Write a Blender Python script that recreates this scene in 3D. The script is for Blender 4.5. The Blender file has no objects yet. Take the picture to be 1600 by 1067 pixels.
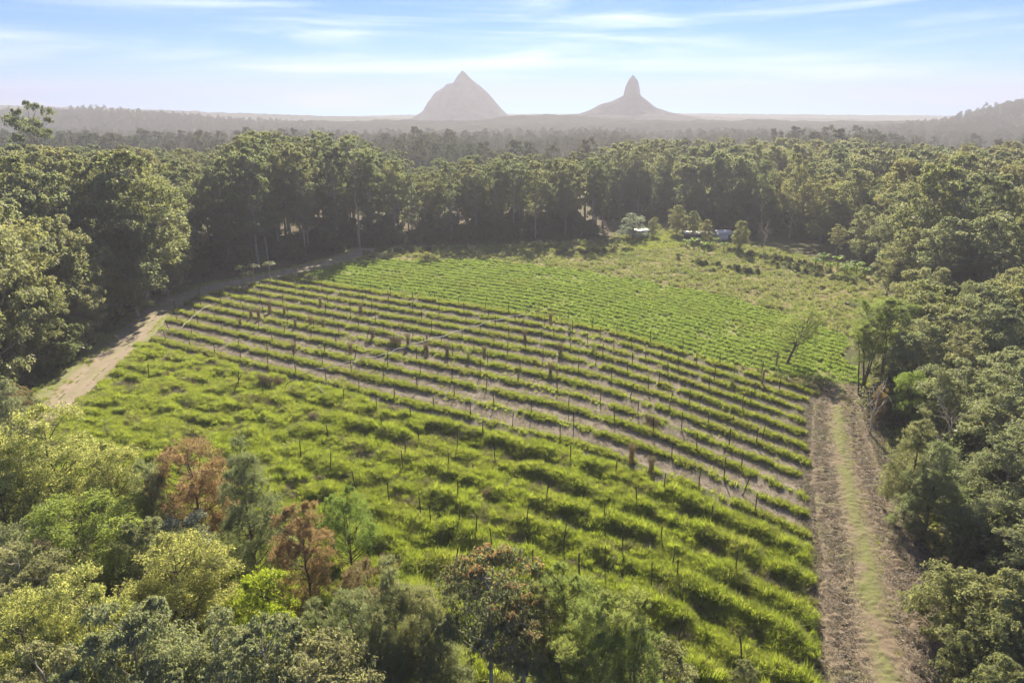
import bpy, math, random
import numpy as np
from mathutils import Vector, Matrix

# ------------------------------------------------------------------ camera, sky, sun, exposure
SC = bpy.context.scene
H = 32.0; PITCH = math.radians(18.2); F = 1067.0
cam_d = bpy.data.cameras.new('camera'); cam = bpy.data.objects.new('camera', cam_d)
SC.collection.objects.link(cam)
cam.location = (0, 0, H); cam.rotation_euler = (math.pi/2 - PITCH, 0, 0)
cam_d.sensor_width = 36.0; cam_d.lens = 36.0*F/1600.0
cam_d.clip_start = 0.5; cam_d.clip_end = 40000
SC.camera = cam

SUN_AZ = math.radians(5.0); SUN_EL = math.radians(33.0)     # azimuth to the right of +Y
world = bpy.data.worlds.new('World'); SC.world = world; world.use_nodes = True
wn = world.node_tree.nodes; wl = world.node_tree.links
for n in list(wn): wn.remove(n)
wout = wn.new('ShaderNodeOutputWorld'); wbg = wn.new('ShaderNodeBackground'); wbg.inputs['Strength'].default_value = 0.073
sky = wn.new('ShaderNodeTexSky'); sky.sky_type = 'NISHITA'; sky.sun_disc = False
sky.sun_elevation = SUN_EL; sky.sun_rotation = SUN_AZ
sky.altitude = 0; sky.air_density = 0.17; sky.dust_density = 0.0; sky.ozone_density = 5.0
wtc = wn.new('ShaderNodeTexCoord')
def wnoise(scale_vec, scale, detail, rough, dist=0.0, loc=(0, 0, 0)):
    mp = wn.new('ShaderNodeMapping'); mp.inputs['Scale'].default_value = scale_vec; mp.inputs['Location'].default_value = loc
    wl.new(wtc.outputs['Generated'], mp.inputs['Vector'])
    n = wn.new('ShaderNodeTexNoise'); n.inputs['Scale'].default_value = scale; n.inputs['Detail'].default_value = detail
    n.inputs['Roughness'].default_value = rough; n.inputs['Distortion'].default_value = dist
    wl.new(mp.outputs['Vector'], n.inputs['Vector']); return n.outputs['Fac']
def wmath(op, a, b):
    m = wn.new('ShaderNodeMath'); m.operation = op; m.use_clamp = False
    for i, v in enumerate((a, b)):
        if isinstance(v, (int, float)): m.inputs[i].default_value = v
        else: wl.new(v, m.inputs[i])
    return m.outputs[0]
def wramp(v, lo, hi):
    m = wn.new('ShaderNodeMapRange'); m.inputs['From Min'].default_value = lo; m.inputs['From Max'].default_value = hi
    m.interpolation_type = 'SMOOTHSTEP'; wl.new(v, m.inputs['Value']); return m.outputs['Result']
streak = wramp(wnoise((1.3, 1.3, 17.0), 1.7, 6.0, 0.58, 0.5, (3.1, 0.4, 0.35)), 0.42, 0.74)
broad = wramp(wnoise((0.9, 0.9, 7.0), 1.5, 3.0, 0.5, 0.2, (1.3, 4.4, 2.1)), 0.30, 0.58)
cl = wmath('MULTIPLY', wmath('MULTIPLY', streak, broad), 0.62)
cmix = wn.new('ShaderNodeMixRGB'); wl.new(cl, cmix.inputs['Fac'])
hs = wn.new('ShaderNodeHueSaturation'); hs.inputs['Saturation'].default_value = 1.2; hs.inputs['Value'].default_value = 1.0
wl.new(sky.outputs['Color'], hs.inputs['Color'])
wl.new(hs.outputs['Color'], cmix.inputs['Color1']); cmix.inputs['Color2'].default_value = (4.4, 4.6, 4.9, 1)
wl.new(cmix.outputs['Color'], wbg.inputs['Color']); wl.new(wbg.outputs['Background'], wout.inputs['Surface'])

sun_d = bpy.data.lights.new('sun', 'SUN'); sun_d.energy = 2.8; sun_d.angle = math.radians(0.6); sun_d.color = (1.0, 0.88, 0.69)
sun = bpy.data.objects.new('sun', sun_d); SC.collection.objects.link(sun)
sdir = Vector((math.sin(SUN_AZ)*math.cos(SUN_EL), math.cos(SUN_AZ)*math.cos(SUN_EL), math.sin(SUN_EL)))
sun.rotation_euler = sdir.to_track_quat('Z', 'Y').to_euler(); sun.location = (0, 60, 120)
VS = SC.view_settings
VS.view_transform = 'Standard'; VS.look = 'None'; VS.gamma = 1.0; VS.exposure = 2.55; VS.use_curve_mapping = False
cy = SC.cycles
cy.max_bounces = 6; cy.use_adaptive_sampling = True; cy.adaptive_threshold = 0.02; cy.diffuse_bounces = 3; cy.glossy_bounces = 2; cy.transmission_bounces = 4; cy.volume_bounces = 0
cy.transparent_max_bounces = 4; cy.caustics_reflective = False; cy.caustics_refractive = False
cy.use_denoising = True

# ------------------------------------------------------------------ helpers
COL = SC.collection
rng = np.random.default_rng(7); random.seed(7)
cp, sp = math.cos(PITCH), math.sin(PITCH)
def G(px, py, z=0.0):
    "a pixel of the photograph -> the point of height z it shows"
    u = (px-800)/F; v = (533.5-py)/F
    d = (u, cp+v*sp, -sp+v*cp); t = (z-H)/d[2]
    return np.array((d[0]*t, d[1]*t))
def dirpx(px, py, dist):
    "a pixel -> the point at ground distance dist along it (far hills)"
    u = (px-800)/F; v = (533.5-py)/F
    y = cp+v*sp; z = -sp+v*cp; s = dist/y
    return u*s, dist, H+z*s

def _hash(ix, iy, seed):
    n = (ix.astype(np.int64)*374761393 + iy.astype(np.int64)*668265263 + seed*974634777) & 0x7fffffff
    n = ((n ^ (n >> 13))*1274126177) & 0x7fffffff
    return ((n ^ (n >> 16)) & 0xffff)/65535.0
def vnoise(x, y, seed=0):
    x = np.asarray(x, float); y = np.asarray(y, float)
    ix = np.floor(x); iy = np.floor(y); fx = x-ix; fy = y-iy
    fx = fx*fx*(3-2*fx); fy = fy*fy*(3-2*fy)
    a = _hash(ix, iy, seed); b = _hash(ix+1, iy, seed); c = _hash(ix, iy+1, seed); d = _hash(ix+1, iy+1, seed)
    return (a*(1-fx)+b*fx)*(1-fy) + (c*(1-fx)+d*fx)*fy
def fbm(x, y, seed=0, octv=4):
    s = 0; a = 0.5; t = 0
    for i in range(octv):
        s = s + a*vnoise(np.asarray(x)*2**i+i*17.3, np.asarray(y)*2**i-i*9.1, seed+i); t += a; a *= 0.5
    return s/t
def smooth(a, b, x):
    t = np.clip((np.asarray(x, float)-a)/(b-a), 0, 1); return t*t*(3-2*t)
def inpoly(x, y, P):
    x = np.asarray(x, float); y = np.asarray(y, float); r = np.zeros(x.shape, bool); n = len(P)
    for i in range(n):
        x0, y0 = P[i]; x1, y1 = P[(i+1) % n]
        if y0 == y1: continue
        c = ((y0 > y) != (y1 > y)) & (x < (x1-x0)*(y-y0)/(y1-y0)+x0)
        r ^= c
    return r
def dist_line(x, y, P):
    x = np.asarray(x, float); y = np.asarray(y, float); best = np.full(x.shape, 1e9)
    for (x0, y0), (x1, y1) in zip(P[:-1], P[1:]):
        dx, dy = x1-x0, y1-y0; t = np.clip(((x-x0)*dx+(y-y0)*dy)/(dx*dx+dy*dy), 0, 1)
        best = np.minimum(best, np.hypot(x-x0-t*dx, y-y0-t*dy))
    return best

def mesh_np(name, V, Q=None, T=None, smooth_=False, fattr=None, mats=(), fmat=None):
    V = np.asarray(V, np.float32); me = bpy.data.meshes.new(name)
    me.vertices.add(len(V)); me.vertices.foreach_set('co', V.ravel())
    parts = []; starts = []; totals = []; off = 0
    for A, k in ((Q, 4), (T, 3)):
        if A is None or len(A) == 0: continue
        A = np.asarray(A, np.int32); parts.append(A.ravel())
        starts.append(off+np.arange(len(A), dtype=np.int32)*k); off += len(A)*k
        totals.append(np.full(len(A), k, np.int32))
    L = np.concatenate(parts); S = np.concatenate(starts); TT = np.concatenate(totals)
    me.loops.add(len(L)); me.loops.foreach_set('vertex_index', L)
    me.polygons.add(len(S)); me.polygons.foreach_set('loop_start', S); me.polygons.foreach_set('loop_total', TT)
    if smooth_: me.polygons.foreach_set('use_smooth', np.ones(len(S), bool))
    for m in mats: me.materials.append(m)
    if fmat is not None: me.polygons.foreach_set('material_index', np.asarray(fmat, np.int32))
    if fattr:
        for k, arr in fattr.items():
            arr = np.asarray(arr, np.float32)
            a = me.attributes.new(k, 'FLOAT', 'FACE' if len(arr) == len(S) and len(arr) != len(V) else 'POINT'); a.data.foreach_set('value', arr)
    me.update(); me.validate(); return me
def obj(name, me, parent=None, loc=None):
    o = bpy.data.objects.new(name, me); COL.objects.link(o)
    if parent is not None: o.parent = parent
    if loc is not None: o.location = loc
    return o
def tag(o, label=None, cat=None, group=None, kind=None):
    if label: o['label'] = label
    if cat: o['category'] = cat
    if group: o['group'] = group
    if kind: o['kind'] = kind
    return o
class MB:
    "collects tubes, boxes and strips as one mesh"
    def __init__(s): s.V = []; s.Q = []; s.T = []; s.n = 0; s.tq = []
    def add(s, V, Q=None, T=None):
        V = np.asarray(V, float)
        if Q is not None and len(Q): s.Q.append(np.asarray(Q)+s.n)
        if T is not None and len(T): s.T.append(np.asarray(T)+s.n)
        s.V.append(V); s.n += len(V)
    def tube(s, P, R, k=6, cap=True):
        P = np.asarray(P, float); n = len(P); R = np.broadcast_to(np.asarray(R, float), (n,))
        d = np.gradient(P, axis=0); d /= np.linalg.norm(d, axis=1)[:, None]+1e-9
        ref = np.array((0, 0, 1.0)) if abs(d[0, 2]) < 0.8 else np.array((1.0, 0, 0))
        a = np.cross(d, ref); a /= np.linalg.norm(a, axis=1)[:, None]+1e-9; b = np.cross(d, a)
        th = np.arange(k)*2*math.pi/k
        V = P[:, None]+R[:, None, None]*(np.cos(th)[None, :, None]*a[:, None]+np.sin(th)[None, :, None]*b[:, None])
        i = np.arange(n-1)[:, None]*k; j = np.arange(k)[None]; j2 = (j+1) % k
        Q = np.stack((i+j, i+j2, i+k+j2, i+k+j), -1).reshape(-1, 4)
        V = V.reshape(-1, 3); T = None
        if cap:
            V = np.vstack((V, P[:1], P[-1:])); c0, c1 = n*k, n*k+1; jj = np.arange(k)
            T = np.vstack((np.stack((jj, np.full(k, c0), (jj+1) % k), -1), np.stack(((n-1)*k+jj, (n-1)*k+(jj+1) % k, np.full(k, c1)), -1)))
        s.add(V, Q, T)
    def box(s, x0, x1, y0, y1, z0, z1):
        V = [(x, y, z) for z in (z0, z1) for y in (y0, y1) for x in (x0, x1)]
        s.add(V, [(0, 2, 3, 1), (4, 5, 7, 6), (0, 1, 5, 4), (2, 6, 7, 3), (0, 4, 6, 2), (1, 3, 7, 5)])
    def mesh(s, name, mat, smooth_=False, fattr=None):
        return mesh_np(name, np.vstack(s.V), np.vstack(s.Q) if s.Q else None, np.vstack(s.T) if s.T else None, smooth_, fattr, (mat,))

# ------------------------------------------------------------------ materials
def newmat(name):
    m = bpy.data.materials.new(name); m.use_nodes = True; nt = m.node_tree
    for n in list(nt.nodes): nt.nodes.remove(n)
    return m, nt, nt.nodes.new('ShaderNodeOutputMaterial')
def noise_node(nt, scale, detail=4, rough=0.6, coord='pos', vecscale=None):
    n = nt.nodes.new('ShaderNodeTexNoise'); n.inputs['Scale'].default_value = scale; n.inputs['Detail'].default_value = detail; n.inputs['Roughness'].default_value = rough
    if coord == 'pos': src = nt.nodes.new('ShaderNodeNewGeometry').outputs['Position']
    else: src = nt.nodes.new('ShaderNodeTexCoord').outputs['Object']
    if vecscale:
        mp = nt.nodes.new('ShaderNodeMapping'); mp.inputs['Scale'].default_value = vecscale; nt.links.new(src, mp.inputs['Vector']); src = mp.outputs['Vector']
    nt.links.new(src, n.inputs['Vector']); return n.outputs['Fac']
def mathn(nt, op, a, b, clamp=False):
    m = nt.nodes.new('ShaderNodeMath'); m.operation = op; m.use_clamp = clamp
    for i, v in enumerate((a, b)):
        if isinstance(v, (int, float)): m.inputs[i].default_value = v
        else: nt.links.new(v, m.inputs[i])
    return m.outputs[0]
def rng_node(nt, v, lo, hi, a=0.0, b=1.0):
    m = nt.nodes.new('ShaderNodeMapRange'); m.inputs['From Min'].default_value = lo; m.inputs['From Max'].default_value = hi
    m.inputs['To Min'].default_value = a; m.inputs['To Max'].default_value = b; nt.links.new(v, m.inputs['Value']); return m.outputs['Result']
def mix(nt, f, a, b):
    m = nt.nodes.new('ShaderNodeMixRGB')
    for s, v in (('Fac', f), ('Color1', a), ('Color2', b)):
        if isinstance(v, (int, float)): m.inputs[s].default_value = v
        elif isinstance(v, tuple): m.inputs[s].default_value = (*v, 1)
        else: nt.links.new(v, m.inputs[s])
    return m.outputs['Color']
def attr(nt, name):
    a = nt.nodes.new('ShaderNodeAttribute'); a.attribute_name = name; return a.outputs['Fac']

def leafmat(name, ca, cb, cc=None, cc_at=0.9, trans=0.54, tgain=2.1, rough=0.5, spec=0.25, patch=0.0, patchcol=(0.2, 0.16, 0.08), ptscale=0.05, hue=True):
    "foliage: per-leaf tint between two colours, an accent colour on a few leaves, and light passing through"
    m, nt, out = newmat(name)
    t = attr(nt, 'tint'); oi = nt.nodes.new('ShaderNodeObjectInfo').outputs['Random']
    f = mathn(nt, 'ADD', mathn(nt, 'MULTIPLY', t, 0.65), mathn(nt, 'MULTIPLY', oi, 0.35))
    c = mix(nt, f, ca, cb)
    if cc: c = mix(nt, rng_node(nt, attr(nt, 'accent'), cc_at-0.06, cc_at+0.06), c, cc)
    c = mix(nt, rng_node(nt, oi, 0.62, 1.0, 0, 0.35), c, (ca[0]*1.9, ca[1]*1.35, ca[2]*1.3)) if hue else c
    if patch > 0: c = mix(nt, rng_node(nt, noise_node(nt, ptscale, 3), 0.5, 0.68, 0, patch), c, patchcol)
    p = nt.nodes.new('ShaderNodeBsdfPrincipled'); p.inputs['Roughness'].default_value = rough; p.inputs['Specular IOR Level'].default_value = spec
    nt.links.new(c, p.inputs['Base Color'])
    tr = nt.nodes.new('ShaderNodeBsdfTranslucent')
    g = nt.nodes.new('ShaderNodeMixRGB'); g.blend_type = 'MULTIPLY'; g.inputs['Fac'].default_value = 1.0; nt.links.new(c, g.inputs['Color1'])
    g.inputs['Color2'].default_value = (tgain*1.02, tgain*1.08, tgain*0.66, 1); nt.links.new(g.outputs['Color'], tr.inputs['Color'])
    ms = nt.nodes.new('ShaderNodeMixShader'); ms.inputs['Fac'].default_value = trans
    nt.links.new(p.outputs[0], ms.inputs[1]); nt.links.new(tr.outputs[0], ms.inputs[2]); nt.links.new(ms.outputs[0], out.inputs['Surface'])
    return m
def plainmat(name, ca, cb, scale=3.0, rough=0.85, spec=0.2, vecscale=None, coord='obj', bump=0.3, metallic=0.0):
    m, nt, out = newmat(name)
    n = noise_node(nt, scale, 5, 0.65, coord, vecscale)
    p = nt.nodes.new('ShaderNodeBsdfPrincipled'); p.inputs['Roughness'].default_value = rough; p.inputs['Specular IOR Level'].default_value = spec; p.inputs['Metallic'].default_value = metallic
    nt.links.new(mix(nt, rng_node(nt, n, 0.3, 0.7), ca, cb), p.inputs['Base Color'])
    if bump:
        b = nt.nodes.new('ShaderNodeBump'); b.inputs['Strength'].default_value = bump; b.inputs['Distance'].default_value = 0.05; nt.links.new(n, b.inputs['Height']); nt.links.new(b.outputs[0], p.inputs['Normal'])
    nt.links.new(p.outputs[0], out.inputs['Surface']); return m

M = {}
M['euc'] = leafmat('leaf_eucalypt', (0.108, 0.130, 0.080), (0.215, 0.232, 0.150), (0.20, 0.165, 0.11), 0.95, tgain=1.6)
M['euc_grey'] = leafmat('leaf_eucalypt_grey', (0.148, 0.165, 0.108), (0.272, 0.284, 0.195), (0.24, 0.20, 0.14), 0.95, tgain=1.5)
M['euc_warm'] = leafmat('leaf_eucalypt_warm', (0.140, 0.155, 0.084), (0.262, 0.265, 0.158), (0.25, 0.20, 0.12), 0.95, tgain=1.5)
M['far'] = leafmat('leaf_far', (0.060, 0.076, 0.052), (0.122, 0.136, 0.092), (0.13, 0.11, 0.075), 0.95, trans=0.35, tgain=1.4, spec=0.05, rough=0.8)
M['far2'] = leafmat('leaf_far_warm', (0.076, 0.084, 0.050), (0.142, 0.146, 0.090), (0.14, 0.115, 0.075), 0.95, trans=0.35, tgain=1.4, spec=0.05, rough=0.8)
M['wattle'] = leafmat('leaf_wattle', (0.125, 0.155, 0.062), (0.25, 0.265, 0.115), (0.46, 0.44, 0.20), 0.58, tgain=1.5)
M['acacia'] = leafmat('leaf_acacia', (0.135, 0.190, 0.056), (0.225, 0.275, 0.090), trans=0.5, tgain=1.7)
M['lime'] = leafmat('leaf_lime', (0.18, 0.25, 0.030), (0.29, 0.345, 0.050), trans=0.5, tgain=1.8)
M['sheoak'] = leafmat('needle_sheoak', (0.138, 0.160, 0.100), (0.23, 0.246, 0.160), (0.20, 0.17, 0.11), 0.95, tgain=1.6)
M['feather'] = leafmat('needle_feathery', (0.140, 0.175, 0.068), (0.23, 0.26, 0.105), trans=0.5, tgain=1.8)
M['sheoak_dead'] = leafmat('needle_dead', (0.185, 0.138, 0.095), (0.285, 0.215, 0.150), (0.15, 0.155, 0.09), 0.80, tgain=1.4)
M['silver'] = leafmat('leaf_silver', (0.25, 0.28, 0.23), (0.48, 0.49, 0.45), (0.15, 0.18, 0.13), 0.75, trans=0.25, tgain=1.3, rough=0.35, spec=0.5)
M['redtip'] = leafmat('leaf_redtip', (0.115, 0.128, 0.082), (0.21, 0.215, 0.145), (0.36, 0.17, 0.11), 0.80, tgain=1.5)
M['blue'] = leafmat('leaf_bluegrey', (0.18, 0.21, 0.21), (0.30, 0.33, 0.33), tgain=1.4)
M['banana'] = leafmat('leaf_banana', (0.12, 0.19, 0.045), (0.21, 0.28, 0.07), trans=0.5, rough=0.65, spec=0.12)
M['grass'] = leafmat('grass_lush', (0.174, 0.224, 0.030), (0.310, 0.345, 0.062), (0.36, 0.31, 0.15), 0.94, trans=0.5, tgain=1.75, patch=0.4, patchcol=(0.28, 0.265, 0.10), ptscale=0.16, hue=False)
M['rowgrass'] = leafmat('grass_row', (0.155, 0.200, 0.034), (0.295, 0.320, 0.072), (0.36, 0.31, 0.17), 0.88, trans=0.5, tgain=1.75, patch=0.5, patchcol=(0.26, 0.24, 0.12), ptscale=0.16, hue=False)
M['crop'] = leafmat('leaf_crop', (0.195, 0.265, 0.075), (0.310, 0.375, 0.115), trans=0.5, tgain=1.6, rough=0.7, spec=0.08, patch=0.55, patchcol=(0.27, 0.28, 0.10), ptscale=0.07, hue=False)
M['weed'] = leafmat('weed_dry', (0.155, 0.195, 0.072), (0.280, 0.285, 0.125), (0.36, 0.31, 0.18), 0.88, trans=0.45, tgain=1.5, patch=0.75, patchcol=(0.155, 0.205, 0.060), ptscale=0.09, hue=False)
M['vine'] = leafmat('dead_vine', (0.145, 0.110, 0.078), (0.28, 0.22, 0.155), (0.15, 0.16, 0.07), 0.88, trans=0.3, tgain=1.2)
M['vinegreen'] = leafmat('green_vine', (0.115, 0.155, 0.06), (0.21, 0.245, 0.10), (0.25, 0.20, 0.12), 0.8, tgain=1.6)
M['straw'] = leafmat('straw_mulch', (0.175, 0.150, 0.122), (0.34, 0.30, 0.245), trans=0.25, tgain=1.2)
M['under'] = leafmat('leaf_undergrowth', (0.090, 0.112, 0.062), (0.17, 0.19, 0.11), (0.19, 0.15, 0.09), 0.93, tgain=1.6)
M['bark'] = plainmat('bark_pale', (0.20, 0.17, 0.14), (0.40, 0.355, 0.30), 2.0, vecscale=(4, 4, 0.7))
M['barkdark'] = plainmat('bark_dark', (0.07, 0.055, 0.042), (0.17, 0.135, 0.10), 3.0, vecscale=(4, 4, 0.8))
M['deadwood'] = plainmat('deadwood', (0.34, 0.29, 0.24), (0.55, 0.49, 0.42), 3.0)
M['post'] = plainmat('post_timber', (0.045, 0.035, 0.026), (0.13, 0.10, 0.075), 6.0, vecscale=(5, 5, 0.8))
M['postpale'] = plainmat('post_weathered', (0.20, 0.16, 0.115), (0.34, 0.28, 0.21), 6.0, vecscale=(5, 5, 0.8))
M['hose'] = plainmat('hose_plastic', (0.22, 0.21, 0.19), (0.46, 0.44, 0.40), 0.8, rough=0.5, spec=0.4, bump=0)
M['soil'] = plainmat('bare_soil', (0.13, 0.085, 0.06), (0.24, 0.17, 0.125), 1.2, coord='pos', bump=0.6)
M['tin'] = plainmat('shed_tin', (0.22, 0.23, 0.24), (0.38, 0.39, 0.40), 1.5, rough=0.45, spec=0.5, metallic=0.3, bump=0)
M['white'] = plainmat('shed_white', (0.50, 0.51, 0.52), (0.64, 0.64, 0.64), 1.2, rough=0.5, bump=0)
M['dark'] = plainmat('shed_dark', (0.03, 0.03, 0.032), (0.07, 0.065, 0.06), 2.0, bump=0)
M['timber'] = plainmat('shed_timber', (0.13, 0.10, 0.08), (0.24, 0.20, 0.16), 4.0, vecscale=(6, 6, 0.6))

# ground: zone weights are vertex attributes (which earth or turf lies where)
def groundmat():
    m, nt, out = newmat('ground')
    n1 = noise_node(nt, 0.9, 6, 0.7); n2 = noise_node(nt, 7.0, 5, 0.7); n3 = noise_node(nt, 0.035, 4, 0.6); n4 = noise_node(nt, 28.0, 3, 0.7)
    turf = mix(nt, rng_node(nt, n1, 0.35, 0.65), (0.060, 0.090, 0.018), (0.13, 0.145, 0.035))
    litter = mix(nt, rng_node(nt, n1, 0.35, 0.65), (0.060, 0.048, 0.030), (0.13, 0.105, 0.06))
    litter = mix(nt, rng_node(nt, n3, 0.45, 0.6), litter, (0.070, 0.080, 0.030))
    mulch = mix(nt, rng_node(nt, n2, 0.3, 0.7), (0.14, 0.118, 0.098), (0.31, 0.27, 0.222))
    mulch = mix(nt, rng_node(nt, n4, 0.35, 0.65, 0, 0.6), mulch, (0.20, 0.168, 0.136))
    mulch = mix(nt, rng_node(nt, n1, 0.50, 0.68, 0, 0.6), mulch, (0.14, 0.145, 0.06))
    crop = mix(nt, rng_node(nt, n1, 0.35, 0.65), (0.15, 0.17, 0.06), (0.25, 0.24, 0.11))
    dry = mix(nt, rng_node(nt, n1, 0.35, 0.65), (0.13, 0.13, 0.045), (0.27, 0.22, 0.10))
    c = mix(nt, attr(nt, 'z_turf'), litter, turf); c = mix(nt, attr(nt, 'z_mulch'), c, mulch)
    c = mix(nt, attr(nt, 'z_crop'), c, crop); c = mix(nt, attr(nt, 'z_dry'), c, dry)
    p = nt.nodes.new('ShaderNodeBsdfPrincipled'); p.inputs['Roughness'].default_value = 0.95; p.inputs['Specular IOR Level'].default_value = 0.1
    nt.links.new(c, p.inputs['Base Color'])
    b = nt.nodes.new('ShaderNodeBump'); b.inputs['Strength'].default_value = 0.8; b.inputs['Distance'].default_value = 0.12; nt.links.new(n2, b.inputs['Height']); nt.links.new(b.outputs[0], p.inputs['Normal'])
    nt.links.new(p.outputs[0], out.inputs['Surface']); return m
def trackmat(name, ca, cb, cgrass):
    m, nt, out = newmat(name)
    n1 = noise_node(nt, 0.8, 6, 0.7); n2 = noise_node(nt, 5.0, 6, 0.75); n3 = noise_node(nt, 26.0, 3, 0.7)
    c = mix(nt, rng_node(nt, n2, 0.3, 0.7), ca, cb); c = mix(nt, rng_node(nt, n3, 0.4, 0.66, 0, 0.5), c, (0.29, 0.24, 0.175))
    c = mix(nt, rng_node(nt, n1, 0.5, 0.7, 0, 0.45), c, (0.14, 0.10, 0.075))
    g = mathn(nt, 'MULTIPLY', attr(nt, 'z_grass'), rng_node(nt, n2, 0.35, 0.55))
    c = mix(nt, g, c, cgrass)
    p = nt.nodes.new('ShaderNodeBsdfPrincipled'); p.inputs['Roughness'].default_value = 0.95; p.inputs['Specular IOR Level'].default_value = 0.1
    nt.links.new(c, p.inputs['Base Color'])
    b = nt.nodes.new('ShaderNodeBump'); b.inputs['Strength'].default_value = 0.7; b.inputs['Distance'].default_value = 0.08; nt.links.new(n2, b.inputs['Height']); nt.links.new(b.outputs[0], p.inputs['Normal'])
    nt.links.new(p.outputs[0], out.inputs['Surface']); return m
def farmat(name, ca, cb, scale):
    m, nt, out = newmat(name)
    n = noise_node(nt, scale, 6, 0.7)
    d = nt.nodes.new('ShaderNodeBsdfDiffuse'); nt.links.new(mix(nt, rng_node(nt, n, 0.35, 0.65), ca, cb), d.inputs['Color'])
    nt.links.new(d.outputs[0], out.inputs['Surface']); return m

# ------------------------------------------------------------------ the lie of the land
LT = [tuple(p) for p in ([-47.5, 50], [-50.5, 64], [-52.5, 74], [-54.6, 83], [-57.0, 96], [-61.0, 112], [-62.0, 122], [-59.0, 131], [-53.0, 138.3], [-48.0, 144.5], [-41.5, 156], [-38, 164], [-36.5, 174])]
RTL = [(14.5, 24), (18.1, 32.3), (20.0, 38.2), (22.5, 43.7), (25.1, 50.8), (28.5, 59.9), (33.9, 72.2), (38.8, 79.6)]
RTR = [(23.6, 24), (27.0, 32.3), (29.5, 38.2), (31.9, 43.7), (33.8, 50.8), (35.9, 57.4), (37.8, 64.1), (41.5, 74), (44.2, 80.6)]
FIELD = [(-50, 62), (-51, 74), (-53, 88), (-56, 99), (-58.5, 112), (-59, 124), (-55, 132), (-50, 137.5), (-45, 144), (-38.5, 155), (-34, 164),
         (-24, 173), (0, 178), (26, 185), (34, 205), (46, 212), (62, 192), (66, 172), (78, 148), (73, 132), (66, 118), (54, 104), (47, 92), (44.5, 80),
         (38.8, 79.6), (33.9, 72.2), (28.5, 59.9), (25.1, 50.8), (22.5, 43.7), (20, 38.2), (18, 32), (12, 26), (-10, 30), (-30, 45)]
def bend(x):
    x = np.asarray(x, float)
    return np.where(x < 3, 0, np.where(x < 22, 0.0158*(x-3)**2, 5.70+0.60*(x-22)))
def rowc(x, y): return y+0.57*np.asarray(x, float)+bend(x)
def rowy(c, x): return c-0.57*x-float(bend(x))
C0, DC = 67.0, 4.5
CROP = [tuple(G(*p)) for p in ((470, 432), (540, 412), (640, 409), (760, 407), (850, 418), (960, 433), (1080, 452), (1200, 482), (1290, 515), (1350, 535), (1345, 600), (1300, 604))]
def zones(x, y):
    fld = inpoly(x+2.8*(fbm(np.asarray(x)/1.7, np.asarray(y)/1.7, 12)-0.5), y+1.6*(fbm(np.asarray(x)/1.7, np.asarray(y)/1.7, 13)-0.5), FIELD); c = rowc(x, y) + 1.0*(fbm(x/7, y/7, 3)-0.5)
    trel = fld & (c > 64.9) & (c < 113.8)
    lush = fld & (c <= 64.9)
    beyond = fld & (c >= 113.8)
    crop = beyond & inpoly(x+2.5*(fbm(x/9, y/9, 5)-0.5), y+8*(fbm(x/9, y/9, 6)-0.5), CROP)
    return fld, lush, trel, crop, beyond & ~crop
def rowd(x, y):
    "metres from the nearest row's middle, and the row's number"
    c = rowc(x, y); k = np.round((c-C0)/DC); return np.abs(c-C0-k*DC)*0.868, k
def tuss(x, y):
    'tussock mounds, drawn out along the rows'
    x = np.asarray(x, float); y = np.asarray(y, float); u = x-0.62*y; c = rowc(x, y)
    return smooth(0.36, 0.66, fbm(u/2.6, c/1.5, 31, 4))
def height(x, y):
    x = np.asarray(x, float); y = np.asarray(y, float)
    fld, lush, trel, crop, dry = zones(x, y)
    d, k = rowd(x, y)
    wob = fbm(x/2.2, y/2.2, 11)
    z = 0.10*(fbm(x/6, y/6, 21)-0.5)
    z = z + np.where(trel, 0.30*np.exp(-(d/0.62)**2)*(0.55+0.9*wob)+0.05*(fbm(x/0.9, y/0.9, 8, 2)-0.5), 0)
    m = tuss(x, y); ridge = smooth(-45, 5, x)
    z = z + np.where(lush, 0.42*m*(0.55+0.45*np.exp(-(d/1.0)**2)) + 0.55*np.exp(-(d/0.8)**2)*(0.25+0.9*wob)*ridge, 0)
    cd = np.abs(((rowc(x, y)-113.8)/2.5+0.5) % 1.0-0.5)*2.17
    z = z + np.where(crop, 0.20*np.exp(-(cd/0.34)**2), 0)
    z = z + np.where(dry, 0.35*smooth(0.4, 0.7, fbm(x/2.6, y/1.8, 41, 3)), 0)
    off = np.minimum(dist_line(x, y, LT), dist_line(x, y, [((a+c)/2, (b+d_)/2) for (a, b), (c, d_) in zip(RTL, RTR)]))
    far = np.hypot(x, y)
    return z*smooth(2.0, 4.5, off)*(1-smooth(230, 280, far))

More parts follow.
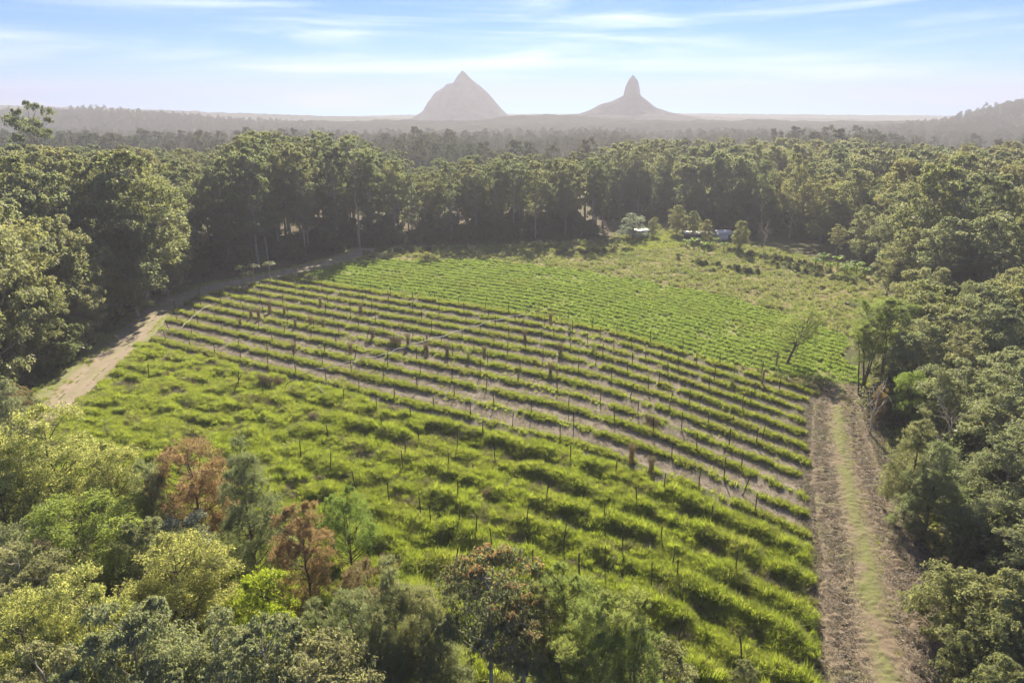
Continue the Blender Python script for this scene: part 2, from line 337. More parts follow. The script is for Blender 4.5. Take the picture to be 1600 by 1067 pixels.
def axis(a, b, step, lo, hi):
    xs = list(np.arange(a, b+1e-6, step)); s = step; v = a; left = []
    while v > lo: s *= 1.22; v -= s; left.append(v)
    s = step; v = xs[-1]; right = []
    while v < hi: s *= 1.22; v += s; right.append(v)
    return np.array(left[::-1]+xs+right)
gx = axis(-64, 80, 0.42, -14000, 14000); gy = axis(24, 196, 0.42, -3000, 14000)
X, Y = np.meshgrid(gx, gy); X1, Y1 = X.ravel(), Y.ravel()
Z1 = height(X1, Y1)
fld, lush, trel, crop, dry = zones(X1, Y1)
nd, _ = rowd(X1, Y1)
nx, ny = len(gx), len(gy)
ii = (np.arange(ny-1)[:, None]*nx+np.arange(nx-1)[None]).ravel()
GQ = np.stack((ii, ii+1, ii+nx+1, ii+nx), -1)
M['ground'] = groundmat()
gm = mesh_np('ground', np.stack((X1, Y1, Z1), -1), GQ, None, True,
             {'z_turf': (lush | (trel & (nd < 0.55)) | ((dist_line(X1, Y1, LT) < 6.0) & ~trel)).astype(float), 'z_mulch': (trel & (nd >= 0.55)).astype(float), 'z_crop': crop.astype(float), 'z_dry': dry.astype(float)}, (M['ground'],))
ground = tag(obj('ground', gm), 'flat farm ground of turf, mulch and leaf litter under the whole scene', kind='structure')

# tracks: strips with their own clods and ruts
def strip(name, left, right, step, mat, prof, label):
    L = np.array(left, float); R = np.array(right, float)
    t = np.linspace(0, 1, len(L)); tr = np.linspace(0, 1, len(R))
    ln = np.sum(np.hypot(*np.diff(L, axis=0).T)); n = int(ln/step); tt = np.linspace(0, 1, n)
    cl = np.concatenate(([0], np.cumsum(np.hypot(*np.diff(L, axis=0).T)))); cl /= cl[-1]
    cr = np.concatenate(([0], np.cumsum(np.hypot(*np.diff(R, axis=0).T)))); cr /= cr[-1]
    def sm(a, P, q):
        v = np.interp(q, a, P); k = np.ones(9)/9; return np.convolve(np.pad(v, 4, mode='edge'), k, 'valid')
    lx, ly, rx, ry = sm(cl, L[:, 0], tt), sm(cl, L[:, 1], tt), sm(cr, R[:, 0], tt), sm(cr, R[:, 1], tt)
    m = int(np.mean(np.hypot(lx-rx, ly-ry))/step)+1; w = np.linspace(0, 1, m)
    x = lx[:, None]*(1-w)+rx[:, None]*w; y = ly[:, None]*(1-w)+ry[:, None]*w; W = np.broadcast_to(w, x.shape)
    z, gr = prof(x, y, W)
    x = x.ravel(); y = y.ravel()
    i = (np.arange(n-1)[:, None]*m+np.arange(m-1)[None]).ravel()
    me = mesh_np(name, np.stack((x, y, z.ravel()), -1), np.stack((i, i+1, i+m+1, i+m), -1), None, True, {'z_grass': gr.ravel()}, (mat,))
    return tag(obj(name, me), label, kind='structure')
def prof_r(x, y, w):
    j = 0.10*fbm(x/1.5, y/1.5, 60); edge = smooth(j, j+0.06, w)*smooth(1-j, 0.94-j, w)
    mid = np.exp(-((w-0.50-0.04*np.sin(y*0.1))/0.085)**2)
    rut = np.exp(-((w-0.24)/0.10)**2)+np.exp(-((w-0.74)/0.11)**2)
    clod = np.abs(fbm(x/0.6+0.3*y, y/0.55, 51, 4)-0.5)*0.50*(0.6+rut) + 0.20*np.abs(fbm(x/0.30, y/0.20, 55, 3)-0.5)
    z = -0.12+edge*(0.20+clod-0.18*rut+0.12*mid)
    return z, np.clip(mid*0.95*smooth(0.25, 0.5, fbm(x/1.6, y/2.4, 59))+0.55*(1-edge)+0.5*smooth(0.55, 0.7, fbm(x/2.5, y/2.5, 58)), 0, 1)
def prof_l(x, y, w):
    edge = smooth(0, 0.08, w)*smooth(1, 0.92, w)
    rut = np.exp(-((w-0.46)/0.07)**2)+np.exp(-((w-0.68)/0.07)**2)
    z = -0.10+edge*(0.15+0.14*np.abs(fbm(x/1.2, y/1.2, 61)-0.5)-0.06*rut)
    side = smooth(0.34, 0.22, w)*smooth(0.02, 0.10, w)*0+smooth(0.33, 0.23, w)*0.9+smooth(0.80, 0.88, w)*0.9+0.35*np.exp(-((w-0.57)/0.04)**2)
    return z, np.clip(side+0.35*smooth(0.55, 0.7, fbm(x/2.5, y/2.5, 68)), 0, 1)
def offset(P, d):
    P = np.array(P, float); t = np.gradient(P, axis=0); t /= np.linalg.norm(t, axis=1)[:, None]
    return P+d*np.stack((t[:, 1], -t[:, 0]), -1)
M['track_r'] = trackmat('track_soil', (0.100, 0.076, 0.054), (0.215, 0.170, 0.122), (0.14, 0.165, 0.05))
M['track_l'] = trackmat('track_dirt', (0.21, 0.17, 0.13), (0.33, 0.275, 0.215), (0.17, 0.20, 0.06))
strip('dirt_track', offset(LT, -5.0), offset(LT, 3.2), 0.3, M['track_l'], prof_l, 'pale dirt track curving along the forest edge beside the trellis rows')
strip('dirt_track', RTL, RTR, 0.12, M['track_r'], prof_r, 'wide churned soil headland with wheel ruts and a grassy centre strip')

# ------------------------------------------------------------------ far hills and mountains
M['rock'] = farmat('mountain_rock', (0.045, 0.046, 0.044), (0.15, 0.14, 0.14), 0.04)
M['wooded'] = farmat('hill_woods', (0.024, 0.032, 0.018), (0.070, 0.076, 0.040), 0.05)
def mountain(name, label, left, right, dist, depth, seed, mat):
    "left/right: silhouette pixels from the foot up to the summit; rings of the silhouette's width with crags"
    lz = [(dirpx(x, y, dist)[2], dirpx(x, y, dist)[0]) for x, y in left]; rz = [(dirpx(x, y, dist)[2], dirpx(x, y, dist)[0]) for x, y in right]
    top = min(lz[-1][0], rz[-1][0]); zs = np.concatenate(([-5.0], np.linspace(12, top, 46)))
    k = 120; th = np.arange(k)*2*math.pi/k; V = []
    for z in zs:
        xl = np.interp(z, [a for a, b in lz], [b for a, b in lz]); xr = np.interp(z, [a for a, b in rz], [b for a, b in rz])
        c = (xl+xr)/2; r = max((xr-xl)/2, 0.5); cx = np.cos(th); sy = np.sin(th)
        nz = 1+(fbm(cx*2.6+5+sy*0.3, sy*2.6+z/60, seed, 4)-0.5)*0.7*np.abs(sy)+(fbm(th*5, np.full(k, z/14.0), seed+9, 3)-0.5)*0.16*np.abs(sy)+(fbm(th*7, np.full(k, z/9.0), seed+19, 3)-0.5)*0.04
        V.append(np.stack((c+r*cx*(1+(nz-1)*0.25), dist+np.minimum(r, 1e9)*depth*sy*nz, np.full(k, z)+ (fbm(th*8, np.full(k, z/8.0), seed+3, 2)-0.5)*2.0), -1))
    V = np.array(V); n = len(zs); V = V.reshape(-1, 3)
    V = np.vstack((V, [[V[-k:, 0].mean(), dist, top+1.0]]))
    i = np.arange(n-1)[:, None]*k; j = np.arange(k)[None]; j2 = (j+1) % k
    Q = np.stack((i+j, i+j2, i+k+j2, i+k+j), -1).reshape(-1, 4)
    jj = np.arange(k); T = np.stack(((n-1)*k+jj, (n-1)*k+(jj+1) % k, np.full(k, n*k)), -1)
    return tag(obj(name, mesh_np(name, V, Q, T, False, None, (mat,))), label, kind='structure')
mountain('mountain', 'broad pale pyramid shaped rock mountain with a stepped left shoulder',
         [(630, 192), (650, 181), (660, 175), (668, 161), (680, 145), (692, 138), (698, 132), (708, 130.5), (714, 120), (722, 111)],
         [(812, 192), (793, 179), (786, 173), (773, 158), (763, 146), (749, 134), (736, 124), (728, 115), (722.5, 111)], 1780, 0.75, 101, M['rock'])
mountain('mountain', 'steep rock spire rising from a wooded cone shaped hill',
         [(720, 196), (735, 190), (766, 184), (900, 180), (921, 173), (938, 164), (955, 159), (974, 150), (977, 137), (982, 126), (988.5, 118)],
         [(1140, 196), (1110, 189), (1070, 181), (1046, 176), (1026, 169.5), (1013, 159), (1001, 150), (999.5, 139), (997, 127), (989.5, 118)], 1520, 0.6, 202, M['rock'])
def hill(label, pts, dist, depth, bump, seed, res=3.0, mat='wooded'):
    "a long ridge: silhouette pixels at one distance, swelling up and down again in depth"
    P = [dirpx(x, y, dist) for x, y in pts]; xs = np.arange(P[0][0], P[-1][0], res); zt = np.interp(xs, [p[0] for p in P], [p[2] for p in P])
    zt = np.convolve(np.pad(zt, 6, mode='edge'), np.ones(13)/13, 'valid')
    m = 26; w = np.linspace(-1, 1, m); prof = (1-w*w)**1.0
    Xh = np.broadcast_to(xs[:, None], (len(xs), m)); Yh = dist+depth*w[None]+0*Xh
    Zh = (zt[:, None])*prof[None]+bump*(fbm(Xh/18, Yh/18, seed, 4)-0.45)*np.minimum(1, prof*4)[None]-2.0*(1-prof[None])
    n = len(xs); i = (np.arange(n-1)[:, None]*m+np.arange(m-1)[None]).ravel()
    me = mesh_np('hill', np.stack((Xh, Yh, Zh), -1).reshape(-1, 3), np.stack((i, i+m, i+m+1, i+1), -1), None, False, None, (M[mat],))
    return tag(obj('hill', me), label, kind='structure')
hill('long hazy wooded ridge on the skyline beside the pyramid mountain', [(-700, 160), (0, 166), (200, 171), (400, 179), (560, 184), (660, 187)], 2150, 220, 10, 301, 4)
hill('hazy low ridge on the skyline beyond the rock spire', [(1060, 182), (1150, 185), (1300, 187), (1420, 190), (1540, 189), (2300, 186)], 2150, 220, 10, 302, 4)
hill('palest and most distant range on the skyline beyond the rock spire', [(400, 184), (560, 182), (640, 180), (1000, 178), (1100, 178), (1300, 180), (1540, 182), (2400, 184)], 2900, 260, 8, 303, 8)
hill('low wooded rise in front of the rock spire', [(690, 194), (735, 191), (790, 182), (850, 180), (905, 183), (960, 187), (1050, 192), (1120, 197)], 1300, 110, 9, 304, 4)
RH = [(1290, 219), (1380, 212), (1440, 206), (1480, 203), (1520, 195), (1560, 184), (1600, 170), (1680, 152), (1800, 140), (2000, 150), (2300, 190)]
hill('wooded hill climbing towards its summit beside the far forest', RH, 980, 210, 7, 305, 2.5)
LH = [(-500, 178), (0, 182), (80, 180), (160, 180), (250, 184), (330, 193), (420, 200), (520, 203)]
hill('wooded rise behind the forest below the skyline ridge', LH, 1150, 200, 8, 306, 2.5)

hill('low wooded ridge just beyond the forest canopy', [(-400, 193), (100, 192), (350, 196), (520, 193), (700, 197), (900, 195), (1100, 192), (1250, 196), (1400, 194), (1700, 196), (2000, 194)], 1120, 80, 6, 307, 2.5)
hill('hazy wooded ridge at the foot of the two mountains', [(-600, 187), (0, 188), (300, 187), (480, 190), (620, 188), (800, 190), (1000, 189), (1180, 188), (1330, 191), (1500, 189), (2100, 188)], 1240, 70, 6, 308, 2.5)

# ------------------------------------------------------------------ plants: builders
def rhombs(P, A, B, L, W):
    "leaf shaped quads: centre P, long axis A, cross axis B"
    a = A*(L/2)[:, None]; b = B*(W/2)[:, None]; n = len(P)
    V = np.stack((P-a, P+b-0.15*a, P+a, P-b-0.15*a), 1).reshape(-1, 3)
    return V, np.arange(4*n).reshape(n, 4)
def unit(v): return v/(np.linalg.norm(v, axis=-1, keepdims=True)+1e-9)
def sphere(r, n): return unit(r.normal(size=(n, 3)))

def tree_meshes(name, seed, h, cb, rad, nl, lr, nsub, nleaf, L, W, leaf, bark, shape='round', droop=0.3, trunk_r=0.2, lean=0.0, up=0.35, limbs=True, fork=1, flat=0.75, inner=0.5, tips=0.16):
    r = np.random.default_rng(seed)
    # trunks
    tb = MB(); tops = []
    for f in range(fork):
        a = r.uniform(0, 6.28); sx = (0.10*h*math.cos(a), 0.10*h*math.sin(a)) if fork > 1 else (0, 0)
        n = 9; t = np.linspace(0, 1, n); wob = r.normal(size=(n, 2))*0.012*h*t[:, None]
        P = np.stack((sx[0]*t+lean*h*0.5*t+wob[:, 0], sx[1]*t+wob[:, 1], t*h*0.88-0.3*(t == 0)), -1)
        tb.tube(P, trunk_r*(1.0-0.86*t)*(1+0.35*np.exp(-t*16)), 7); tops.append(P)
    # lobes
    LC = []; LR = []
    for i in range(nl*30):
        if len(LC) >= nl: break
        t = r.uniform(0, 1)
        if shape == 'round': R = math.sqrt(max(0.0, 1-(2*t-1.0)**2*0.86))
        elif shape == 'dome': R = math.sqrt(max(0.02, 1-t*t*0.93))
        elif shape == 'cone': R = (1-t)**0.75*0.95+0.10
        elif shape == 'umbrella': R = 0.35+0.75*t if t < 0.8 else 0.95*(1.15-0.75*(t-0.8)/0.2*0.6)
        else: R = 0.55+0.45*math.sin(t*3.0)            # column
        if r.uniform() > R+0.15: continue
        a = r.uniform(0, 6.283); q = math.sqrt(r.uniform(0.12, 1.0)); s = lr*r.uniform(0.65, 1.25)*(0.75 if t > 0.85 else 1)
        x = (rad-0.5*lr)*R*q*math.cos(a); y = (rad-0.5*lr)*R*q*math.sin(a); z = h*(cb+(1-cb)*t)-s*flat*t
        p = np.array((x+lean*h*0.5*(z/h), y, max(z, 0.35*lr)))
        if any(np.linalg.norm(p-c) < 0.62*(s+s2)*0.8 for c, s2 in zip(LC, LR)): continue
        LC.append(p); LR.append(s)
    LC = np.array(LC); LR = np.array(LR)
    if limbs:
        for c, s in zip(LC, LR):
            P = tops[r.integers(len(tops))]; zz = P[:, 2]; ax = np.hypot(c[0], c[1])
            za = np.clip(c[2]-0.75*ax-0.2*s, 0.12*h if cb > 0.2 else 0.05*h, 0.84*h)
            b = np.array([np.interp(za, zz, P[:, k]) for k in range(3)])
            mid = (b+c)/2+np.array((0, 0, -0.10*ax))+r.normal(size=3)*0.06*ax
            rr = trunk_r*(0.28+0.14*r.uniform())
            tb.tube(np.array((b, mid, c, c+(c-mid)*0.35)), np.array((rr, rr*0.62, rr*0.3, rr*0.12)), 5, False)
    # leaves: lobes > small tufts > leaves
    n0 = len(LC)*nsub; li = np.repeat(np.arange(len(LC)), nsub)
    d = sphere(r, n0); d[:, 2] = np.where(d[:, 2] < -0.35, -d[:, 2], d[:, 2]); d[:, 2] += up*0.5; d = unit(d)
    rr = LR[li]*np.where(r.uniform(size=n0) < inner, r.uniform(0.35, 0.85, n0), r.uniform(0.8, 1.08, n0))
    SP = LC[li]+d*rr[:, None]*np.array((1, 1, flat)); sr = LR[li]*r.uniform(0.26, 0.42, n0)
    n1 = n0*nleaf; si = np.repeat(np.arange(n0), nleaf)
    e = sphere(r, n1); e = unit(e+d[si]*0.55); pos = SP[si]+e*(sr[si]*r.uniform(0.45, 1.05, n1))[:, None]
    pos[:, 2] = np.maximum(pos[:, 2], 0.05)
    ax = unit(e*0.7+sphere(r, n1)*0.8+np.array((0, 0, -droop*2.2)))
    nb = unit(np.cross(ax, sphere(r, n1)))
    Ls = L*r.uniform(0.6, 1.3, n1); Ws = W*r.uniform(0.6, 1.3, n1)
    V, Q = rhombs(pos, ax, nb, Ls, Ws)
    lobet = r.uniform(0, 1, len(LC))[li][si]; subt = r.uniform(0, 1, n0)[si]
    tint = np.clip(0.30*lobet+0.35*subt+0.35*r.uniform(size=n1), 0, 1)
    rel = np.clip((pos[:, 2]/h-cb)/(1-cb), 0, 1)
    acc = (0.88-tips)*r.uniform(size=n1)+0.22*subt+tips*rel-0.04
    cm = mesh_np(name+'_crown', V, Q, None, False, {'tint': tint, 'accent': acc}, (leaf,))
    tm = tb.mesh(name+'_trunk', bark, True)
    return tm, cm, h, rad
def merged(tm, cm):
    "trunk and crown as one mesh, for the far woods"
    def arr(me):
        V = np.empty(len(me.vertices)*3, np.float32); me.vertices.foreach_get('co', V); V = V.reshape(-1, 3)
        q = [tuple(p.vertices) for p in me.polygons] if len(me.polygons) < 4000 else None
        if q is None:
            li = np.empty(len(me.loops), np.int32); me.loops.foreach_get('vertex_index', li); return V, li.reshape(-1, 4), None
        return V, np.array([p for p in q if len(p) == 4]), np.array([p for p in q if len(p) == 3])
    V1, Q1, T1 = arr(cm); V2, Q2, T2 = arr(tm)
    n1 = len(V1); Q = np.vstack((Q1, Q2+n1)); t1 = 0 if T1 is None else len(T1); T = T2+n1 if t1 == 0 else np.vstack((T1, T2+n1))
    tint = np.full(len(Q)+len(T), 0.5, np.float32); a = np.empty(len(Q1)+t1, np.float32); cm.attributes['tint'].data.foreach_get('value', a); tint[:len(Q1)] = a[:len(Q1)]
    ac = np.zeros(len(Q)+len(T), np.float32); cm.attributes['accent'].data.foreach_get('value', a); ac[:len(Q1)] = a[:len(Q1)]
    fm = np.zeros(len(Q)+len(T), np.int32); fm[len(Q1):] = 1
    return mesh_np('woods_tree', np.vstack((V1, V2)), Q, T, False, {'tint': tint, 'accent': ac}, (cm.materials[0], tm.materials[0]), fm)

PROTO = {}
def proto(key, n, **k):
    PROTO[key] = [tree_meshes(key, 1000+97*i+sum(map(ord, key)), name_i_h, **k2) for i, (name_i_h, k2) in enumerate([(k['h']*(1+0.06*(i-1)), {a: b for a, b in k.items() if a != 'h'}) for i in range(n)])]
proto('tall', 4, h=23, cb=0.22, rad=3.9, nl=40, lr=1.35, nsub=15, nleaf=26, L=0.42, W=0.17, leaf=M['euc'], bark=M['bark'], shape='column', droop=0.45, trunk_r=0.24)
proto('tallwarm', 2, h=23, cb=0.30, rad=4.4, nl=32, lr=1.5, nsub=15, nleaf=26, L=0.42, W=0.17, leaf=M['euc_warm'], bark=M['bark'], shape='round', droop=0.4, trunk_r=0.24)
proto('bushy', 4, h=20, cb=0.10, rad=5.2, nl=52, lr=1.75, nsub=18, nleaf=24, L=0.40, W=0.19, leaf=M['euc_warm'], bark=M['bark'], shape='round', droop=0.2, trunk_r=0.26)
proto('bushygrey', 3, h=17, cb=0.12, rad=4.8, nl=44, lr=1.6, nsub=18, nleaf=26, L=0.38, W=0.17, leaf=M['euc_grey'], bark=M['bark'], shape='round', droop=0.25, trunk_r=0.24)
proto('umbrella', 2, h=26, cb=0.55, rad=5.5, nl=26, lr=1.4, nsub=14, nleaf=26, L=0.42, W=0.18, leaf=M['euc'], bark=M['bark'], shape='umbrella', droop=0.3, trunk_r=0.28, flat=0.5)
proto('wattle', 2, h=11, cb=0.16, rad=4.6, nl=46, lr=1.25, nsub=28, nleaf=42, L=0.18, W=0.062, leaf=M['wattle'], bark=M['barkdark'], shape='dome', droop=0.0, trunk_r=0.16, up=0.6)
proto('acacia', 2, h=9, cb=0.25, rad=3.6, nl=36, lr=1.0, nsub=24, nleaf=30, L=0.20, W=0.055, leaf=M['acacia'], bark=M['barkdark'], shape='dome', droop=0.1, trunk_r=0.12, fork=2)
proto('lime', 1, h=7, cb=0.25, rad=2.2, nl=26, lr=0.75, nsub=22, nleaf=28, L=0.18, W=0.06, leaf=M['lime'], bark=M['barkdark'], shape='dome', droop=0.1, trunk_r=0.10)
proto('sheoak', 2, h=10, cb=0.10, rad=2.4, nl=46, lr=0.72, nsub=22, nleaf=26, L=0.34, W=0.028, leaf=M['sheoak'], bark=M['barkdark'], shape='cone', droop=-0.25, trunk_r=0.12, flat=1.2)
proto('feather', 2, h=9, cb=0.42, rad=1.8, nl=24, lr=0.6, nsub=16, nleaf=24, L=0.34, W=0.026, leaf=M['feather'], bark=M['barkdark'], shape='column', droop=-0.3, trunk_r=0.075, flat=1.1, fork=2)
proto('deadoak', 2, h=9, cb=0.08, rad=2.3, nl=42, lr=0.68, nsub=20, nleaf=26, L=0.32, W=0.030, leaf=M['sheoak_dead'], bark=M['barkdark'], shape='column', droop=-0.25, trunk_r=0.10, flat=1.3)
proto('silver', 1, h=5.5, cb=0.2, rad=2.0, nl=24, lr=0.62, nsub=20, nleaf=26, L=0.16, W=0.07, leaf=M['silver'], bark=M['barkdark'], shape='dome', droop=-0.1, trunk_r=0.08)
proto('gum', 3, h=11, cb=0.22, rad=3.1, nl=38, lr=0.95, nsub=22, nleaf=28, L=0.24, W=0.07, leaf=M['euc_grey'], bark=M['bark'], shape='round', droop=0.55, trunk_r=0.13)
proto('redtip', 1, tips=0.5, h=11, cb=0.34, rad=2.4, nl=28, lr=0.8, nsub=20, nleaf=26, L=0.22, W=0.07, leaf=M['redtip'], bark=M['bark'], shape='round', droop=0.55, trunk_r=0.12)
proto('shrub', 2, h=3.2, cb=0.05, rad=2.0, nl=20, lr=0.75, nsub=18, nleaf=26, L=0.26, W=0.10, leaf=M['under'], bark=M['barkdark'], shape='dome', droop=0.1, trunk_r=0.06)
proto('olive', 2, h=6, cb=0.10, rad=2.6, nl=30, lr=0.8, nsub=22, nleaf=28, L=0.20, W=0.07, leaf=M['euc_warm'], bark=M['barkdark'], shape='dome', droop=0.2, trunk_r=0.09)
proto('lone', 1, h=8.5, cb=0.40, rad=3.5, nl=38, lr=0.8, nsub=16, nleaf=18, L=0.26, W=0.04, leaf=M['feather'], bark=M['barkdark'], shape='dome', droop=0.1, trunk_r=0.16, lean=0.55)
proto('blue', 1, h=7.5, cb=0.15, rad=3.4, nl=26, lr=1.1, nsub=16, nleaf=22, L=0.34, W=0.12, leaf=M['blue'], bark=M['barkdark'], shape='dome', trunk_r=0.15)
# light versions for the woods far behind
PROTO['farw'] = [tree_meshes('farw', 5000+i, 22+1.5*i, 0.20, 5.6, 24, 2.2, 12, 12, 0.9, 0.5, M['far' if i % 2 else 'far2'], M['bark'], 'round', 0.2, 0.25, limbs=False) for i in range(4)]

def tree(kind, xy, h, rz, label, group=None, name='tree', cat='tree', wide=1.0, v=0, zbase=None):
    P = PROTO[kind]; tm, cm, h0, r0 = P[v % len(P)]
    root = bpy.data.objects.new(name, None); COL.objects.link(root); root.empty_display_size = 0.5
    z = float(height(np.array([xy[0]]), np.array([xy[1]]))[0]) if zbase is None else zbase
    s = h/h0; root.location = (xy[0], xy[1], z); root.rotation_euler = (0, 0, rz); root.scale = (s*wide*random.uniform(0.88, 1.14), s*wide*random.uniform(0.88, 1.14), s)
    obj('trunk', tm, root); obj('crown', cm, root)
    return tag(root, label, cat, group)

def gn_scatter(name, pts, rot, scl, idx, protos, label, kind='stuff', parent=None):
    "one object that sets small plants on its points"
    me = bpy.data.meshes.new(name); n = len(pts); me.vertices.add(n); me.vertices.foreach_set('co', np.asarray(pts, np.float32).ravel())
    a = me.attributes.new('rot', 'FLOAT_VECTOR', 'POINT'); a.data.foreach_set('vector', np.asarray(rot, np.float32).ravel())
    a = me.attributes.new('scl', 'FLOAT_VECTOR', 'POINT'); a.data.foreach_set('vector', np.asarray(scl, np.float32).ravel())
    a = me.attributes.new('idx', 'INT', 'POINT'); a.data.foreach_set('value', np.asarray(idx, np.int32))
    o = obj(name, me, parent)
    ng = bpy.data.node_groups.new(name+'_nodes', 'GeometryNodeTree')
    ng.interface.new_socket('Geometry', in_out='INPUT', socket_type='NodeSocketGeometry'); ng.interface.new_socket('Geometry', in_out='OUTPUT', socket_type='NodeSocketGeometry')
    gi = ng.nodes.new('NodeGroupInput'); go = ng.nodes.new('NodeGroupOutput'); ip = ng.nodes.new('GeometryNodeInstanceOnPoints'); jn = ng.nodes.new('GeometryNodeJoinGeometry')
    for p in reversed(protos):
        po = bpy.data.objects.new('source_'+name, p)
        oi = ng.nodes.new('GeometryNodeObjectInfo'); oi.inputs['Object'].default_value = po; oi.inputs['As Instance'].default_value = True
        ng.links.new(oi.outputs['Geometry'], jn.inputs['Geometry'])
    ng.links.new(gi.outputs[0], ip.inputs['Points']); ng.links.new(jn.outputs['Geometry'], ip.inputs['Instance']); ip.inputs['Pick Instance'].default_value = True
    def na(nm, t):
        q = ng.nodes.new('GeometryNodeInputNamedAttribute'); q.data_type = t; q.inputs['Name'].default_value = nm
        return [s for s in q.outputs if s.enabled and s.name == 'Attribute'][0]
    ng.links.new(na('idx', 'INT'), ip.inputs['Instance Index'])
    e2r = ng.nodes.new('FunctionNodeEulerToRotation'); ng.links.new(na('rot', 'FLOAT_VECTOR'), e2r.inputs[0]); ng.links.new(e2r.outputs[0], ip.inputs['Rotation'])
    ng.links.new(na('scl', 'FLOAT_VECTOR'), ip.inputs['Scale']); ng.links.new(ip.outputs['Instances'], go.inputs[0])
    md = o.modifiers.new('scatter', 'NODES'); md.node_group = ng
    return tag(o, label, kind=kind)

def tuft_mesh(name, seed, nb, hgt, spread, width, mat, curl=0.5):
    r = np.random.default_rng(seed); V = []; Q = []; T = []; tint = []; n = 0
    tt = []; 
    for i in range(nb):
        a = r.uniform(0, 6.283); q = spread*math.sqrt(r.uniform()); x, y = q*math.cos(a), q*math.sin(a)
        b = a+r.normal()*0.9; L = hgt*r.uniform(0.55, 1.15); c = curl*r.uniform(0.3, 1.3)*L; w = width*r.uniform(0.6, 1.3)
        px, py = -math.sin(b)*w/2, math.cos(b)*w/2; cx, sy = math.cos(b), math.sin(b)
        m1 = (x+cx*c*0.25, y+sy*c*0.25, L*0.55); tp = (x+cx*c, y+sy*c, L*r.uniform(0.75, 1.0))
        V += [(x-px, y-py, -0.05), (x+px, y+py, -0.05), (m1[0]+px*0.8, m1[1]+py*0.8, m1[2]), (m1[0]-px*0.8, m1[1]-py*0.8, m1[2]), tp]
        Q.append((n, n+1, n+2, n+3)); T.append((n+3, n+2, n+4)); n += 5; tt.append(r.uniform())
    tt = np.array(tt); ac = np.random.default_rng(seed+1).uniform(size=nb)
    return mesh_np(name, V, Q, T, False, {'tint': np.concatenate((tt, tt)), 'accent': np.concatenate((ac, ac))}, (mat,))
def leafy_mesh(name, seed, n, rad, hgt, L, W, mat):
    r = np.random.default_rng(seed); P = sphere(r, n); P[:, 2] = np.abs(P[:, 2]); P *= np.array((rad, rad, hgt))*r.uniform(0.5, 1, n)[:, None]
    A = unit(P*np.array((1, 1, 0.4))+sphere(r, n)*0.35*rad); B = unit(np.cross(A, np.array((0, 0, 1.0))+0.7*sphere(r, n)))
    V, Q = rhombs(P, A, B, np.full(n, L)*r.uniform(0.6, 1.3, n), np.full(n, W)*r.uniform(0.6, 1.3, n))
    return mesh_np(name, V, Q, None, False, {'tint': r.uniform(size=n), 'accent': r.uniform(size=n)}, (mat,))

# ------------------------------------------------------------------ grass, rows, crop
def scatter_pts(n, box, test, seed):
    r = np.random.default_rng(seed); x = r.uniform(box[0], box[1], n); y = r.uniform(box[2], box[3], n)
    k = test(x, y, r.uniform(size=n)); x, y = x[k], y[k]
    return x, y, height(x, y), r
def rs(r, n, lo, hi, tilt=0.15):
    rot = np.stack((r.normal(size=n)*tilt, r.normal(size=n)*tilt, r.uniform(0, 6.283, n)), -1); s = r.uniform(lo, hi, n)
    return rot, s
def infront(x, y):   # inside the camera's wedge with a margin for a step aside
    return (np.abs(x) < 0.80*y+10) & (y > 22)
def not_track(x, y):
    c = [((a+c)/2, (b+d)/2) for (a, b), (c, d) in zip(RTL, RTR)]
    return dist_line(x, y, LT) > 3.0
T_l = [tuft_mesh('tuft', 10+i, 66, 0.52, 0.36, 0.030, M['grass'], 0.85) for i in range(4)]
x, y, z, r = scatter_pts(210000, (-60, 30, 24, 98), lambda x, y, u: zones(x, y)[1] & infront(x, y) & (u < (0.35+1.0*smooth(0.3, 0.6, fbm(x/2.5, y/2, 77)))*(1-0.55*smooth(1.0, 1.7, rowd(x, y)[0])*smooth(-40, 0, x))), 1)
rot, s = rs(r, len(x), 0.45, 1.1, 0.28); s *= 0.55+0.6*tuss(x, y)+0.32*np.exp(-(rowd(x, y)[0]/0.9)**2)*smooth(-45, 5, x)
gn_scatter('lush_grass', np.stack((x, y, z), -1), rot, np.stack((s, s, s), -1), r.integers(0, 4, len(x)), T_l, 'tall lush tussocky green grass overgrowing the lower field')
T_d = [tuft_mesh('stalk', 25+i, 34, 0.62, 0.30, 0.030, M['straw'], 0.7) for i in range(3)]
x, y, z, r = scatter_pts(60000, (-60, 30, 24, 98), lambda x, y, u: zones(x, y)[1] & infront(x, y) & (u < 0.75*smooth(0.54, 0.70, fbm(x/2.2, y/1.8, 78))), 11)
rot, s = rs(r, len(x), 0.5, 1.05, 0.3)
gn_scatter('dead_stalks', np.stack((x, y, z), -1), rot, np.stack((s, s, s), -1), r.integers(0, 3, len(x)), T_d, 'straw coloured dead stalks standing through the lush grass')
BRIGHT = [tuple(G(*p)) for p in ((980, 377), (1015, 368), (1062, 371), (1078, 384), (1030, 392), (985, 392))]
x, y, z, r = scatter_pts(16000, (15, 75, 150, 215), lambda x, y, u: inpoly(x, y, BRIGHT) & (u < 0.9), 12)
rot, s = rs(r, len(x), 0.6, 1.2)
gn_scatter('bright_grass', np.stack((x, y, z), -1), rot, np.stack((s, s, s), -1), r.integers(0, 4, len(x)), T_l, 'bright sunlit grass before the small grey shed')
T_r = [tuft_mesh('tuft', 30+i, 42, 0.48, 0.26, 0.036, M['rowgrass'], 0.6) for i in range(4)]
def rowtest(x, y, u):
    d, k = rowd(x, y); gap = fbm(x/3.0, y/3.0, 91+0)
    return zones(x, y)[2] & (d < 0.12+0.95*fbm(x/1.5, y/1.5, 92)**1.2) & (u < 0.12+smooth(0.30, 0.50, gap)) & not_track(x, y)
x, y, z, r = scatter_pts(290000, (-62, 45, 44, 146), rowtest, 2)
rot, s = rs(r, len(x), 0.5, 1.15)
